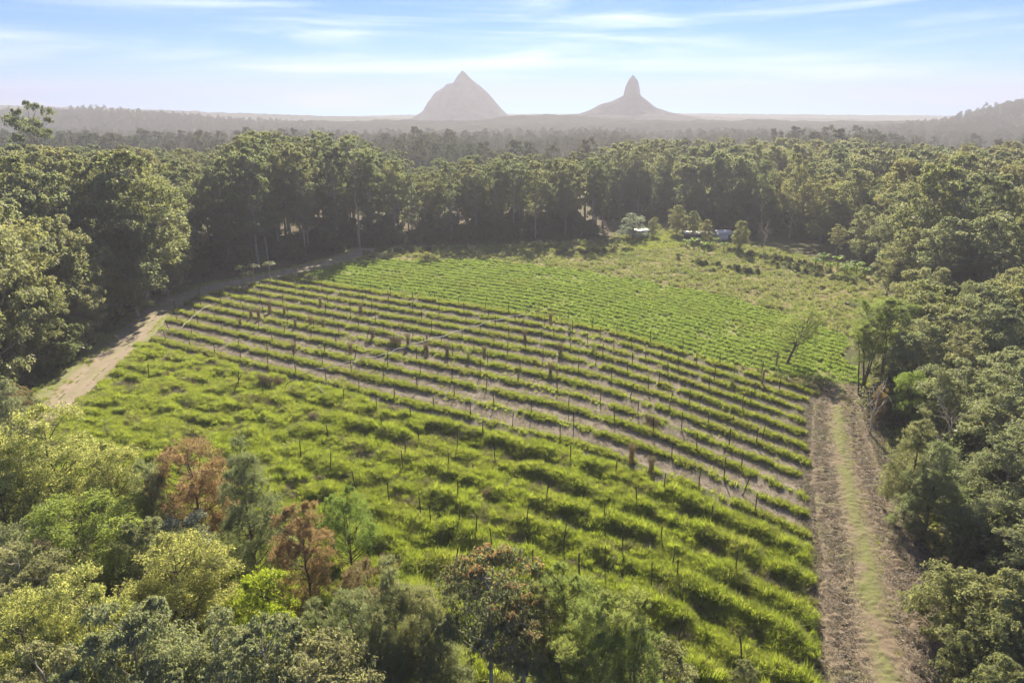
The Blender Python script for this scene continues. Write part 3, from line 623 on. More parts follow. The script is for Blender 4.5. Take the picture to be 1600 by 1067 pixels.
gn_scatter('row_grass', np.stack((x, y, z), -1), rot, np.stack((s, s, s), -1), r.integers(0, 4, len(x)), T_r, 'long strips of green grass growing along the trellis rows')
T_s = [tuft_mesh('straw', 50+i, 26, 0.10, 0.45, 0.03, M['straw'], 3.2) for i in range(3)]
x, y, z, r = scatter_pts(60000, (-62, 45, 44, 146), lambda x, y, u: zones(x, y)[2] & (rowd(x, y)[0] > 0.7) & not_track(x, y) & (u < 0.75), 3)
rot, s = rs(r, len(x), 0.6, 1.3)
gn_scatter('straw_mulch', np.stack((x, y, z+0.02), -1), rot, np.stack((s, s, s), -1), r.integers(0, 3, len(x)), T_s, 'dry mown straw lying between the trellis rows')
x, y, z, r = scatter_pts(26000, (-62, 45, 44, 146), lambda x, y, u: zones(x, y)[2] & (rowd(x, y)[0] > 0.5) & not_track(x, y) & (u < 0.55*smooth(0.50, 0.66, fbm(x/3.5, y/3.5, 93))), 14)
rot, s = rs(r, len(x), 0.3, 0.7)
gn_scatter('mulch_weeds', np.stack((x, y, z), -1), rot, np.stack((s, s, s), -1), r.integers(0, 4, len(x)), T_r, 'thin weeds coming up through the straw between the rows')
T_c = [leafy_mesh('crop_plant', 60+i, 50, 0.30, 0.34, 0.16, 0.09, M['crop']) for i in range(4)]+[tuft_mesh('crop_shoot', 65+i, 36, 0.40, 0.30, 0.045, M['crop'], 0.8) for i in range(4)]
def croptest(x, y, u):
    cd = np.abs(((rowc(x, y)-113.8)/2.5+0.5) % 1.0-0.5)*2.17
    return zones(x, y)[3] & (cd < 0.30+0.5*fbm(x/3, y/3, 94)) & (u < 0.35+smooth(0.25, 0.5, fbm(x/5, y/5, 95)))
x, y, z, r = scatter_pts(190000, (-50, 75, 78, 172), croptest, 4)
rot, s = rs(r, len(x), 0.7, 1.3)
gn_scatter('leafy_crop', np.stack((x, y, z), -1), rot, np.stack((s, s, s), -1), r.integers(0, 8, len(x)), T_c, 'bright green leafy crop planted in narrow rows beyond the trellises')
T_w = [tuft_mesh('weed', 70+i, 40, 0.75, 0.36, 0.06, M['weed'], 0.55) for i in range(3)]+[leafy_mesh('weed', 80+i, 60, 0.55, 0.6, 0.24, 0.10, M['weed']) for i in range(3)]
x, y, z, r = scatter_pts(46000, (-58, 80, 78, 214), lambda x, y, u: (zones(x, y)[4] | (zones(x, y)[2] & (np.abs(rowc(x, y)-114.5) < 1.6) & (u < 0.4))) & not_track(x, y) & (u < 0.3+0.9*smooth(0.35, 0.6, fbm(x/3, y/3, 97))), 5)
rot, s = rs(r, len(x), 0.5, 1.25)
gn_scatter('dry_weeds', np.stack((x, y, z), -1), rot, np.stack((s, s, s), -1), r.integers(0, 6, len(x)), T_w, 'yellowing weeds and rank grass on the fallow ground near the far trees')
# verge grass along the tracks
RTM = [((a+c)/2, (b+d)/2) for (a, b), (c, d) in zip(RTL, RTR)]
def vergetest(x, y, u):
    d = dist_line(x, y, LT); side = (d > 1.6) & (d < 5.5) & ~zones(x, y)[0]
    dm = dist_line(x, y, RTM); mid = (dm < 0.95) & (u < 0.85*smooth(0.36, 0.56, fbm(x/1.3, y/1.9, 98))); edge = (dm > 3.7) & (dm < 8) & (x > 12) & (y < 84) & ~zones(x, y)[0]
    return (side & (u < 0.7*smooth(0.35, 0.6, fbm(x/2, y/2, 99)))) | mid | (edge & (u < 0.9*smooth(3.6, 5.0, dm)))
x, y, z, r = scatter_pts(120000, (-70, 50, 24, 160), vergetest, 6)
rot, s = rs(r, len(x), 0.25, 0.6)
gn_scatter('verge_grass', np.stack((x, y, z+0.02), -1), rot, np.stack((s*1.2, s*1.2, s), -1), r.integers(0, 4, len(x)), T_r, 'short grass along the verges and centre of the dirt tracks')
# clods on the headland
def clod_mesh(seed):
    r = np.random.default_rng(seed); V = np.array([(-1, 0, 0), (1, 0, 0), (0, -1, 0), (0, 1, 0), (0, 0, 0.8), (0, 0, -0.4)], float)+r.normal(size=(6, 3))*0.25
    return mesh_np('clod', V*0.11, None, [(0, 2, 4), (2, 1, 4), (1, 3, 4), (3, 0, 4), (2, 0, 5), (1, 2, 5), (3, 1, 5), (0, 3, 5)], False, None, (M['track_r'],))
x, y, z, r = scatter_pts(42000, (14, 46, 24, 82), lambda x, y, u: (dist_line(x, y, RTM) < 4.3) & (dist_line(x, y, RTM) > 0.8) & (u < 0.8), 8)
rot, s = rs(r, len(x), 0.25, 1.0, 0.5)
gn_scatter('soil_clods', np.stack((x, y, z*0+0.04), -1), rot, np.stack((s*1.5, s*0.9, s*0.8), -1), r.integers(0, 5, len(x)), [clod_mesh(i) for i in range(5)], 'loose soil clods strewn over the churned headland')
x, y, z, r = scatter_pts(26000, (14, 46, 24, 82), lambda x, y, u: (dist_line(x, y, RTM) < 4.6) & (u < 0.6), 9)
rot, s = rs(r, len(x), 0.6, 1.2)
gn_scatter('straw_litter', np.stack((x, y, z*0+0.08), -1), rot, np.stack((s, s, s), -1), r.integers(0, 3, len(x)), T_s, 'dry straw scattered over the churned headland')

# ------------------------------------------------------------------ forest
def poisson(n, box, test, dmin, seed):
    r = np.random.default_rng(seed); out = []; cell = {}
    xs = r.uniform(box[0], box[1], n); ys = r.uniform(box[2], box[3], n); ok = test(xs, ys)
    for x, y in zip(xs[ok], ys[ok]):
        k = (int(x//dmin), int(y//dmin)); bad = False
        for i in (-1, 0, 1):
            for j in (-1, 0, 1):
                for q in cell.get((k[0]+i, k[1]+j), ()):
                    if (q[0]-x)**2+(q[1]-y)**2 < dmin*dmin: bad = True; break
        if not bad: cell.setdefault(k, []).append((x, y)); out.append((x, y))
    return out
def fpx(x, y, z):
    D = y*cp-(z-H)*sp; return 800+F*x/D, 533.5-F*(y*sp+(z-H)*cp)/D, D
LEFTF = [(-60, 70), (-61, 84), (-64, 97), (-68, 110), (-71, 122), (-72, 131), (-140, 190), (-240, 190), (-240, 40), (-78, 48)]
MIDF = [(-72, 131), (-67, 138), (-60, 145), (-55, 151), (-50, 160), (-46, 168), (-36, 176), (-26, 181), (-10, 184), (8, 187), (26, 192), (30, 212), (24, 226), (-20, 222), (-90, 215), (-230, 235), (-240, 190), (-140, 190)]
RIGHTF = [(80, 152), (88, 146), (80, 132), (73, 118), (62, 104), (54, 93), (51, 84), (52, 74), (62, 66), (150, 60), (260, 120), (260, 240), (150, 250), (110, 190), (90, 170)]
BACKF = [(30, 226), (52, 222), (66, 204), (76, 186), (84, 172), (110, 190), (150, 250), (160, 330), (50, 330), (34, 262)]
TR = []   # x, y, h, kind, variant, region
r = np.random.default_rng(21)
for x, y in poisson(9000, (-240, -56, 40, 190), lambda x, y: inpoly(x, y, LEFTF) & infront(x, y), 5.6, 31):
    TR.append((x, y, r.uniform(18, 27), ('bushy', 'bushy', 'bushygrey', 'tallwarm')[r.integers(4)], r.integers(8), 'left'))
for x, y in poisson(14000, (-240, 40, 128, 262), lambda x, y: inpoly(x, y, MIDF) & infront(x, y), 5.0, 32):
    TR.append((x, y, float(np.interp(fpx(x, y, 24)[0], (250, 330, 380, 440, 500, 560, 600, 650, 690, 720, 800, 870, 900, 960), (24, 22, 27.5, 29, 27.5, 26, 23.5, 18, 20, 21.5, 21.5, 20.5, 22, 22.5))*r.uniform(0.86, 1.03)), ('tall', 'tall', 'tall', 'tallwarm', 'umbrella')[r.integers(5)], r.integers(8), 'mid'))
for x, y in poisson(12000, (46, 260, 60, 250), lambda x, y: inpoly(x, y, RIGHTF) & infront(x, y), 6.0, 33):
    near = y < 118 and x < 88
    TR.append((x, y, r.uniform(9, 13) if near else r.uniform(17, 25), ('gum', 'gum', 'olive', 'sheoak')[r.integers(4)] if near else ('bushygrey', 'bushy', 'tallwarm', 'bushygrey', 'tall')[r.integers(5)], r.integers(8), 'edge' if near else 'right'))
for x, y in poisson(6000, (20, 160, 170, 330), lambda x, y: inpoly(x, y, BACKF), 6.2, 34):
    TR.append((x, y, r.uniform(16, 24), ('bushy', 'tallwarm', 'tall', 'bushygrey')[r.integers(4)], r.integers(8), 'back'))
KW = {'tall': 'slender olive pale trunked eucalypt', 'tallwarm': 'warm toned round crowned eucalypt', 'bushy': 'broad warm green clumpy eucalypt',
      'bushygrey': 'broad grey green clumpy eucalypt', 'umbrella': 'flat topped bare trunked eucalypt', 'gum': 'small grey green gum with drooping leaves', 'olive': 'low spreading olive bush', 'sheoak': 'feathery grey green conical she-oak'}
RW = {'left': 'in the wood beside the curving track', 'mid': 'in the stand behind the crop', 'right': 'in the wood beyond the headland', 'edge': 'at the wood edge beside the headland', 'back': 'behind the sheds at the end of the farm'}
GW = {'left': 'trees of the wood beside the curving track', 'mid': 'trees of the tall stand behind the crop', 'right': 'trees of the wood beyond the headland', 'edge': 'young trees along the headland', 'back': 'trees behind the sheds'}
def edge_d(t):
    x, y = t[0], t[1]; d = dist_line(np.array([x]), np.array([y]), FIELD+FIELD[:1])[0]; return min(d, float(dist_line(np.array([x]), np.array([y]), LT)[0]), float(dist_line(np.array([x]), np.array([y]), RTR)[0]))
inside = []; rest = []
TR = [t for t in TR if not (t[5] == 'left' and edge_d(t) < 7.5)]
for t in TR:
    a, b, D = fpx(t[0], t[1], t[2]*0.7)
    if -40 < a < 1640 and D > 0: inside.append((t[2]/D*(1.0 if edge_d(t) < 14 else 0.62), t))
    else: rest.append(t)
inside.sort(key=lambda q: -q[0])
single = [t for _, t in inside[:265]]; rest += [t for _, t in inside[265:]]
for i, (x, y, h, kind, v, reg) in enumerate(single):
    where = RW[reg]
    if reg == 'mid':
        a = fpx(x, y, h)[0]; where = ('in the stand', 'on the edge of the stand')[edge_d((x, y)) < 14]+' '+('at the bend' if a < 430 else 'near track and crop' if a < 620 else 'behind the crop' if a < 800 else 'next to the sheds')
    lab = f'{KW[kind]} {where}'
    tree(kind, (x, y), h, random.uniform(0, 6.28), lab, GW[reg], {'gum': 'gum_tree', 'olive': 'olive_bush', 'sheoak': 'she_oak'}.get(kind, 'eucalypt_tree'), 'tree', random.uniform(0.92, 1.12), v, zbase=0.0)
MERG = {}
def mget(kind, v):
    P = PROTO[kind]; k = (kind, v % len(P))
    if k not in MERG: MERG[k] = merged(P[k[1]][0], P[k[1]][1])
    return k
def woods(name, L, label):
    keys = []; pts = []; rot = []; scl = []; idx = []
    for (x, y, z, h, kind, v) in L:
        k = mget(kind, v)
        if k not in keys: keys.append(k)
        pts.append((x, y, z)); rot.append((0, 0, random.uniform(0, 6.28))); s = h/PROTO[kind][k[1]][2]; w = s*random.uniform(0.92, 1.15); scl.append((w, w, s)); idx.append(keys.index(k))
    return gn_scatter(name, pts, rot, scl, idx, [MERG[k] for k in keys], label)
woods('forest', [(x, y, 0.0, h, k, v) for (x, y, h, k, v, g) in rest], 'deeper trees of the surrounding woods merging into one canopy')
# far canopy out to the hills
FAR = []; rr = np.random.default_rng(77)
def hz(x, y):
    z = 0.0
    for pts, dist, depth in ((RH, 980, 210), (LH, 1150, 200)):
        P = [dirpx(a, b, dist) for a, b in pts]
        if P[0][0] < x < P[-1][0] and abs(y-dist) < depth: z = max(z, float(np.interp(x, [p[0] for p in P], [p[2] for p in P]))*(1-((y-dist)/depth)**2))
    return z
for (n, y0, y1, dm) in ((9000, 222, 330, 7.0), (9000, 330, 480, 7.8), (22000, 480, 900, 9.5), (42000, 900, 1240, 10.5)):
    for x, y in poisson(n, (-0.85*y1, 0.85*y1, y0, y1), lambda x, y: (np.abs(x) < 0.80*y+10) & ~((y < 330) & (inpoly(x, y, BACKF) | inpoly(x, y, MIDF) | inpoly(x, y, RIGHTF))) & (fbm(x/40, y/25, 400) > 0.60 if y0 < 300 else fbm(x/70, y/40, 400) > 0.30 if y0 < 400 else fbm(x/160, y/60, 400) > 0.36), dm, int(y0)):
        FAR.append((x, y, hz(x, y)-0.5, float(rr.uniform(0.82, 1.08)*(8+20*smooth(0.25, 0.7, fbm(np.array([x/45]), np.array([y/30]), 410))[0])*(0.62 if y0 < 300 else 0.90 if y0 < 400 else 0.72 if y0 < 800 else 0.55)), 'farw', int(rr.integers(4))))
for x, y in poisson(9000, (470, 1000, 800, 1080), lambda x, y: (x < 0.84*y+20), 7.5, 88): FAR.append((x, y, hz(x, y)-0.5, float(rr.uniform(8, 12.5)), 'farw', int(rr.integers(4))))
for x, y in poisson(6000, (-960, -350, 990, 1230), lambda x, y: (x > -0.84*y-20), 8.5, 89): FAR.append((x, y, hz(x, y)-0.5, float(rr.uniform(7, 11)), 'farw', int(rr.integers(4))))
print('far trees', len(FAR), 'rest', len(rest), 'single', len(single))
woods('far_woods', FAR, 'hazy forest canopy stretching away to the hills')

# ------------------------------------------------------------------ trees that can be picked out one by one
def at_top(px, py, h): return G(px, py, h)
def spot(kind, px, py, h, label, group=None, name='tree', wide=1.0, v=0, rz=None):
    "a tree whose top shows at the pixel; its height sets how far off it stands"
    return tree(kind, at_top(px, py, h), h, random.uniform(0, 6.28) if rz is None else rz, label, group, name, 'tree', wide, v)
def based(kind, px, top, base, label, group=None, name='tree', wide=1.0, v=0):
    "a tree from the pixel of its foot and the row of its top"
    x, y = G(px, base); lo, hi = 0.5, 40.0
    for _ in range(40):
        m_ = (lo+hi)/2
        if fpx(x, y, m_)[1] > top: lo = m_
        else: hi = m_
    return tree(kind, (x, y), lo, random.uniform(0, 6.28), label, group, name, 'tree', wide, v)
for px, py, pb, kd, wd, v in ((262, 352, 462, 'bushy', 1.5, 0), (232, 235, 478, 'bushy', 1.1, 1), (190, 262, 492, 'bushy', 1.1, 2), (215, 330, 495, 'bushygrey', 1.2, 0), (160, 340, 512, 'bushy', 1.2, 3), (112, 335, 535, 'bushygrey', 1.15, 1), (60, 310, 560, 'bushygrey', 1.0, 2), (20, 305, 585, 'bushy', 1.0, 1), (135, 430, 545, 'bushygrey', 1.4, 1), (70, 420, 580, 'bushy', 1.3, 2)):
    based(kd, px, py, pb, 'billowing warm green eucalypt crowding the verge of the curving track' if kd == 'bushy' else 'billowing grey green eucalypt crowding the verge of the curving track', 'billowing eucalypts on the track verge', 'eucalypt_tree', wd, v)
for px, py, pb, kd, wd, v in ((1305, 350, 404, 'tallwarm', 1.3, 0), (1345, 318, 412, 'bushygrey', 1.0, 1), (1392, 292, 432, 'bushygrey', 1.0, 2), (1440, 255, 455, 'bushy', 1.0, 0), (1385, 385, 462, 'bushygrey', 1.2, 0), (1405, 352, 470, 'bushy', 1.1, 2), (1465, 335, 488, 'bushygrey', 1.1, 1), (1530, 330, 500, 'bushygrey', 1.1, 2), (1580, 330, 515, 'bushy', 1.1, 3)):
    based(kd, px, py, pb, {'tallwarm': 'pinkish warm eucalypt leaning out at the wood edge by the bananas', 'bushy': 'spreading warm green eucalypt fronting the wood past the headland end', 'bushygrey': 'spreading grey green eucalypt fronting the wood past the headland end'}[kd], 'eucalypts fronting the wood past the headland', 'eucalypt_tree', wd, v)
W_ = 'wattle_tree'
spot('wattle', 60, 636, 11.5, 'large wattle laden with pale yellow blossom beside the start of the curving track', None, W_, 1.12, 0)
spot('wattle', 150, 690, 9.5, 'smaller blossoming wattle crowded against the largest one by the track', None, W_, 0.85, 1)
spot('wattle', 268, 836, 9.5, 'rounded yellow green wattle between the silver shrub and lime green tree', None, W_, 0.95, 1)
spot('wattle', 120, 893, 10.0, 'yellow tipped wattle in front of the bright green acacia', None, W_, 0.85, 0)
spot('wattle', 20, 925, 9.5, 'wattle at the corner of the thicket with grey green lower leaves', None, W_, 0.8, 1)
spot('wattle', -30, 672, 11.0, 'blossoming wattle half merged with the largest one by the track', None, W_, 1.0, 1)
spot('deadoak', 18, 598, 5.0, 'low rust brown bush on the track verge behind the blossoming wattles', None, 'dead_bush', 1.3, 1)
for px, py, h in ((-10, 590, 7.0), (45, 612, 3.5), (-25, 800, 9.0)): spot('gum', px, py, h, 'shadowy grey green gum on the verge behind the blossoming wattles', 'gums behind the blossoming wattles', 'gum_tree', 1.2, 1)
spot('acacia', 112, 768, 9.5, 'broad bright green acacia beneath the large blossoming wattle', None, 'acacia_tree', 1.05, 0)
spot('acacia', 540, 770, 7.0, 'thin pale green acacia at the edge of the tussock grass', None, 'acacia_tree', 0.85, 1)
spot('lime', 408, 902, 7.5, 'small vivid lime green rounded tree among the thicket', None, 'tree', 1.0, 0)
spot('silver', 285, 800, 6.0, 'silver leaved shrubby tree with glinting pale foliage', None, 'tree', 1.0, 0)
spot('sheoak', 222, 705, 10.0, 'slim grey green she-oak next to the rust brown dead one', None, 'she_oak', 0.8, 0)
spot('sheoak', 372, 688, 11.5, 'tall conical grey green she-oak overlooking the tussock grass', None, 'she_oak', 1.0, 1)
spot('deadoak', 292, 688, 9.5, 'rust brown dead she-oak standing between two green ones', None, 'she_oak', 1.2, 0)
spot('deadoak', 158, 735, 7.0, 'small rust brown dead she-oak behind the bright green acacia', None, 'she_oak', 0.8, 1)
spot('deadoak', 470, 795, 8.5, 'browning she-oak beyond the lime green tree', None, 'she_oak', 1.15, 1)
spot('deadoak', 575, 880, 6.5, 'low browning she-oak next to the grey green feathery clump', None, 'she_oak', 1.2, 0)
for px, py, h, v in ((545, 905, 9.5, 0), (610, 880, 9.0, 1), (655, 905, 8.5, 0), (495, 935, 8.5, 1), (590, 955, 8.0, 1), (685, 950, 7.5, 0)):
    spot('sheoak', px, py, h, 'grey green she-oak in the feathery clump beside the red tipped gum', 'she-oaks in the feathery clump', 'she_oak', 1.0, v)
for px, py, h, v in ((195, 945, 10.5, 0), (330, 965, 10, 1), (405, 975, 10.5, 2), (60, 1010, 9.5, 1), (250, 1035, 9.0, 2), (480, 1005, 9.5, 0), (130, 1040, 9, 0)):
    spot('gum', px, py, h, 'grey olive gum with hanging leaves low in the thicket in front of the wattles', 'gums in front of the wattles', 'gum_tree', 1.0, v)
for px, py, h, v in ((20, 845, 9.0, 1), (60, 880, 8, 2), (215, 815, 7.5, 0)):
    spot('gum', px, py, h, 'shaded grey green gum around the foot of the bright green acacia', 'gums by the bright green acacia', 'gum_tree', 1.0, v)
spot('redtip', 765, 858, 11.0, 'young gum tipped with red new leaves standing over the tussock grass', None, 'gum_tree', 1.0, 0)
spot('redtip', 820, 935, 9.0, 'lesser red tipped gum leaning against the taller one', None, 'gum_tree', 0.85, 0)
for px, py, h, v in ((888, 903, 9.0, 0), (868, 915, 8.5, 1), (930, 950, 9, 1), (975, 950, 9, 0), (905, 985, 8.5, 0), (1000, 975, 8.0, 1)):
    spot('feather', px, py, h, 'slender feathery green sapling in the open group beside the red tipped gum', 'feathery saplings by the red tipped gum', 'she_oak', 1.15, v)
spot('olive', 1040, 1010, 5.0, 'pale olive bush at the foot of the feathery saplings', None, 'olive_bush', 0.9, 0)
spot('olive', 860, 1030, 5.0, 'olive bush with reddish tips under the red tipped gum', None, 'olive_bush', 0.8, 1)
spot('olive', 1165, 1040, 2.2, 'small grey green bush in the tussock grass next to the headland', None, 'olive_bush', 0.9, 1)
# beside the headland
for px, py, h, v in ((1372, 470, 11, 0), (1402, 462, 12, 1), (1362, 500, 9.5, 1)):
    spot('feather', px, py, h, 'thin dark stemmed tree with a misty crown where the headland ends', 'misty crowned trees at the headland end', 'she_oak', 1.5, v)
for px, py, h, v in ((1485, 478, 11.5, 0), (1545, 442, 12.5, 1), (1590, 470, 12, 2), (1450, 500, 10.5, 1), (1520, 520, 10.5, 2), (1585, 545, 11, 0)):
    spot('gum', px, py, h, 'grey green gum in the dense bank above the headland end', 'gums in the bank above the headland', 'gum_tree', 1.2, v)
spot('acacia', 1432, 575, 7.0, 'bright green bushy acacia between headland and gums', None, 'acacia_tree', 0.8, 0)
spot('deadoak', 1380, 600, 5.0, 'thin brown dying tree on the bank of the headland', None, 'she_oak', 0.6, 1)
spot('sheoak', 1446, 640, 10.0, 'big grey green she-oak overhanging the churned headland', None, 'she_oak', 1.05, 1)
spot('sheoak', 1478, 675, 9.5, 'second grey green she-oak merged with the big one over the headland', None, 'she_oak', 1.1, 0)
for px, py, pb, v in ((1560, 560, 745, 0), (1600, 630, 830, 1), (1548, 685, 850, 2), (1605, 740, 900, 0), (1520, 770, 890, 1), (1585, 820, 945, 2), (1490, 790, 868, 0), (1470, 560, 700, 1), (1530, 610, 765, 2)):
    based('gum', px, py, pb, 'leafy gum in the bank overlooking the middle of the headland', 'gums overlooking the headland', 'gum_tree', 1.25, v)
for px, py, h, v in ((1500, 885, 5.5, 0), (1560, 895, 6, 1), (1590, 960, 6, 0), (1530, 975, 4.5, 1), (1575, 1030, 5, 0), (1600, 900, 7, 1)):
    spot('olive', px, py, h, 'yellowing olive bush beside the near stretch of the headland', 'yellowing bushes by the headland', 'olive_bush', 1.0, v)
lx, ly = G(1228, 570)
tree('lone', (lx, ly), 8.8, 0.0, 'lone wispy tree leaning on a dark bent trunk between crop and trellis rows', None, 'tree', 'tree', 1.0, 0)
ex = dirpx(42, 160, 165.0)
tree('umbrella', ex[:2], ex[2], 1.0, 'tall emergent eucalypt with layered umbrella crown above the wood beside the track', None, 'eucalypt_tree', 'tree', 0.8, 0, zbase=0.0)
spot('blue', 990, 332, 7.5, 'blue grey rounded tree over the small grey shed', None, 'tree', 1.0, 0)
for px, py, h in ((1022, 338, 6), (1060, 322, 8.5), (1085, 330, 8), (1105, 345, 6.5), (1160, 345, 8)):
    spot('bushy', px, py, h, 'small rounded tree in the row around the sheds', 'small trees around the sheds', 'tree', 1.0, int(px) % 4)
# bare white tree on the bank, and a pale one by the far clearing
def bare_tree(xy, h, seed, label):
    r = np.random.default_rng(seed); tb = MB(); bb = MB()
    t = np.linspace(0, 1, 7); P = np.stack((r.normal(size=7)*0.10*t, r.normal(size=7)*0.10*t, t*h*0.8-0.2*(t == 0)), -1); tb.tube(P, 0.11*(1-0.75*t), 6)
    for i in range(11):
        k = r.uniform(0.3, 0.98); b = np.array([np.interp(k, t, P[:, j]) for j in range(3)]); a = r.uniform(0, 6.28); L = h*r.uniform(0.2, 0.42)
        d = np.array((math.cos(a)*0.55, math.sin(a)*0.55, 0.85)); q = [b, b+d*L*0.5+r.normal(size=3)*0.1, b+d*L+r.normal(size=3)*0.25]
        bb.tube(q, (0.05, 0.035, 0.012), 5, False)
        for j in range(3):
            s = b+d*L*r.uniform(0.4, 0.95); bb.tube([s, s+d*L*0.2+r.normal(size=3)*0.3, s+d*L*0.35+r.normal(size=3)*0.45], (0.022, 0.015, 0.006), 4, False)
    root = bpy.data.objects.new('dead_tree', None); COL.objects.link(root); root.location = (xy[0], xy[1], float(height(np.array([xy[0]]), np.array([xy[1]]))[0]))
    obj('trunk', tb.mesh('dead_trunk', M['deadwood'], True), root); obj('branch', bb.mesh('dead_branches', M['deadwood'], True), root)
    tag(root, label, 'tree')
bare_tree(G(1495, 630, 7.5), 7.5, 5, 'leafless dead tree with pale forked branches among the gums')
bare_tree(G(1375, 590, 6.5), 6.5, 6, 'thin leafless dead sapling beside the headland end')
bare_tree(G(1198, 345, 8.0), 8.0, 9, 'pale trunked bare tree at the wood edge past the white shed')

# undergrowth along the wood edges
U = []; ru = np.random.default_rng(55)
def edge_pts(P, n, lo, hi):
    P = np.array(P); seg = np.hypot(*np.diff(P, axis=0).T); c = np.concatenate(([0], np.cumsum(seg)))
    for s in ru.uniform(0, c[-1], n):
        i = min(np.searchsorted(c, s)-1, len(seg)-1); i = max(i, 0); t = (s-c[i])/seg[i]; p = P[i]*(1-t)+P[i+1]*t; d = (P[i+1]-P[i])/seg[i]; q = ru.uniform(lo, hi)
        U.append((p[0]-d[1]*q, p[1]+d[0]*q, 0.0, float(ru.uniform(0.8, 3.0) if ru.uniform() < 0.6 else ru.uniform(3.0, 7.0)), 'shrub', int(ru.integers(2))))
edge_pts(LEFTF[:6], 130, 0, 7); edge_pts(MIDF[:11], 210, 1, 16)
edge_pts(RIGHTF[:9][::-1], 150, -9, -1); edge_pts(RTR, 70, -9.0, -3.0); edge_pts(BACKF[:5], 60, 0, 8)
for (a, b, n) in (((1140, 393), (1262, 416), 34), ((1190, 413), (1335, 446), 40), ((1170, 402), (1300, 428), 30), ((870, 399), (985, 394), 40), ((560, 398), (700, 392), 26), ((1060, 408), (1180, 430), 26)):
    for t in ru.uniform(0, 1, n):
        p = G(a[0]+(b[0]-a[0])*t+ru.normal()*2, a[1]+(b[1]-a[1])*t+ru.normal()*0.8); U.append((p[0], p[1], 0.0, float(ru.uniform(0.6, 1.6)), 'shrub', int(ru.integers(2))))
woods('undergrowth', U, 'dark scrubby undergrowth along the edges of the woods')
U = []
for _ in range(170):
    x = ru.uniform(-42, 20); y = ru.uniform(16, 42)
    if zones(np.array([x]), np.array([y]))[1][0] and (y > 36-0.25*x-6): continue
    U.append((x, y, 0.0, ru.uniform(1.2, 3.2), ('shrub', 'shrub', 'olive')[ru.integers(3)], int(ru.integers(2))))
woods('thicket', U, 'tangled low scrub filling in under the thicket trees')

# ------------------------------------------------------------------ trellis posts, dead vines, hoses
def post_mesh(seed, h, r0, mat, k=7):
    r = np.random.default_rng(seed); mb = MB(); t = np.array((0, 0.3, 0.65, 0.97, 1.0)); w = r.normal(size=(5, 2))*0.012
    P = np.stack((w[:, 0], w[:, 1], -0.25+t*(h+0.25)), -1); mb.tube(P, r0*np.array((1.08, 1.03, 0.98, 0.93, 0.7)), k)
    return mb.mesh('post', mat, False)
POST = [post_mesh(i, 2.05+0.08*i, 0.05, M['post']) for i in range(4)]; THICK = post_mesh(9, 2.3, 0.13, M['postpale'])
npost = 0; posts = []
def post(x, y, lean=0.03, label='thin dark timber trellis post standing in a grassy row', group='trellis posts', me=None, s=1.0, leandir=None):
    o = obj('trellis_post', me or random.choice(POST)); z = float(height(np.array([x]), np.array([y]))[0])
    a = random.uniform(0, 6.28) if leandir is None else leandir
    o.location = (x, y, z*0.6); o.rotation_euler = (lean*math.cos(a), lean*math.sin(a), random.uniform(0, 6.28)); o.scale = (1, 1, s)
    posts.append((x, y)); return tag(o, label, 'post', group)
for k in range(0, 11):
    c = C0+DC*k; x = -60.0; step = 5.3; x += (k*1.7) % 3
    while x < 44:
        y = rowy(c, x)
        f, l, t, cr, dr = zones(np.array([x]), np.array([y]))
        if t[0] and float(dist_line(np.array([x]), np.array([y]), RTL)[0]) > 2.2 and random.random() > 0.06:
            q = random.random()
            if q < 0.06: post(x, y, random.uniform(0.18, 0.4), 'thin dark trellis post leaning out of its grassy row', 'leaning trellis posts')
            else: post(x+random.uniform(-.12, .12), y+random.uniform(-.12, .12), random.uniform(0, 0.06), s=random.uniform(0.72, 1.0))
        x += (step+random.uniform(-0.5, 0.5))*(0.87 if x < 8 else 0.72)
for p in ((470, 716), (516, 735), (556, 762), (608, 782), (658, 806), (718, 825), (770, 862), (822, 824), (880, 850), (832, 889), (905, 903), (945, 885), (972, 862), (1018, 917), (1050, 890), (1095, 957), (1060, 997), (1160, 1034), (1112, 820), (232, 588), (372, 604), (412, 620), (630, 735)):
    x, y = G(*p, 0.4)
    post(x, y, random.uniform(0.0, 0.16), 'dark trellis post rising out of the tussock grass', 'posts in the tussock grass')
for k in range(1, 7):
    x = -22.0+(k*2.3) % 4
    while x < 24:
        y = rowy(C0-DC*k, x)
        if y > 30 and zones(np.array([x]), np.array([y]))[1][0] and float(dist_line(np.array([x]), np.array([y]), RTL)[0]) > 1.5 and random.random() < 0.45:
            post(x, y, random.uniform(0.0, 0.14), 'dark trellis post rising out of the tussock grass', 'posts in the tussock grass', s=random.uniform(0.75, 1.0))
        x += random.uniform(3.6, 4.8)
for (p, a) in (((1160, 775), 0.35), ((1190, 690), 0.25), ((365, 613), 0.55), ((415, 620), 0.75)):
    x, y = G(*p); post(x, y, a, 'dark trellis strut leaning steeply over the grass', 'steeply leaning struts', leandir=1.2)
for i, p in enumerate(((1190, 605), (667, 545), (1212, 575))):
    x, y = G(*p); post(x, y, 0.05, ('thick weathered end post with leaning stay by the headland end', 'thick weathered post under the draped white hose', 'thick weathered post at the foot of the lone leaning tree')[i], None, THICK)

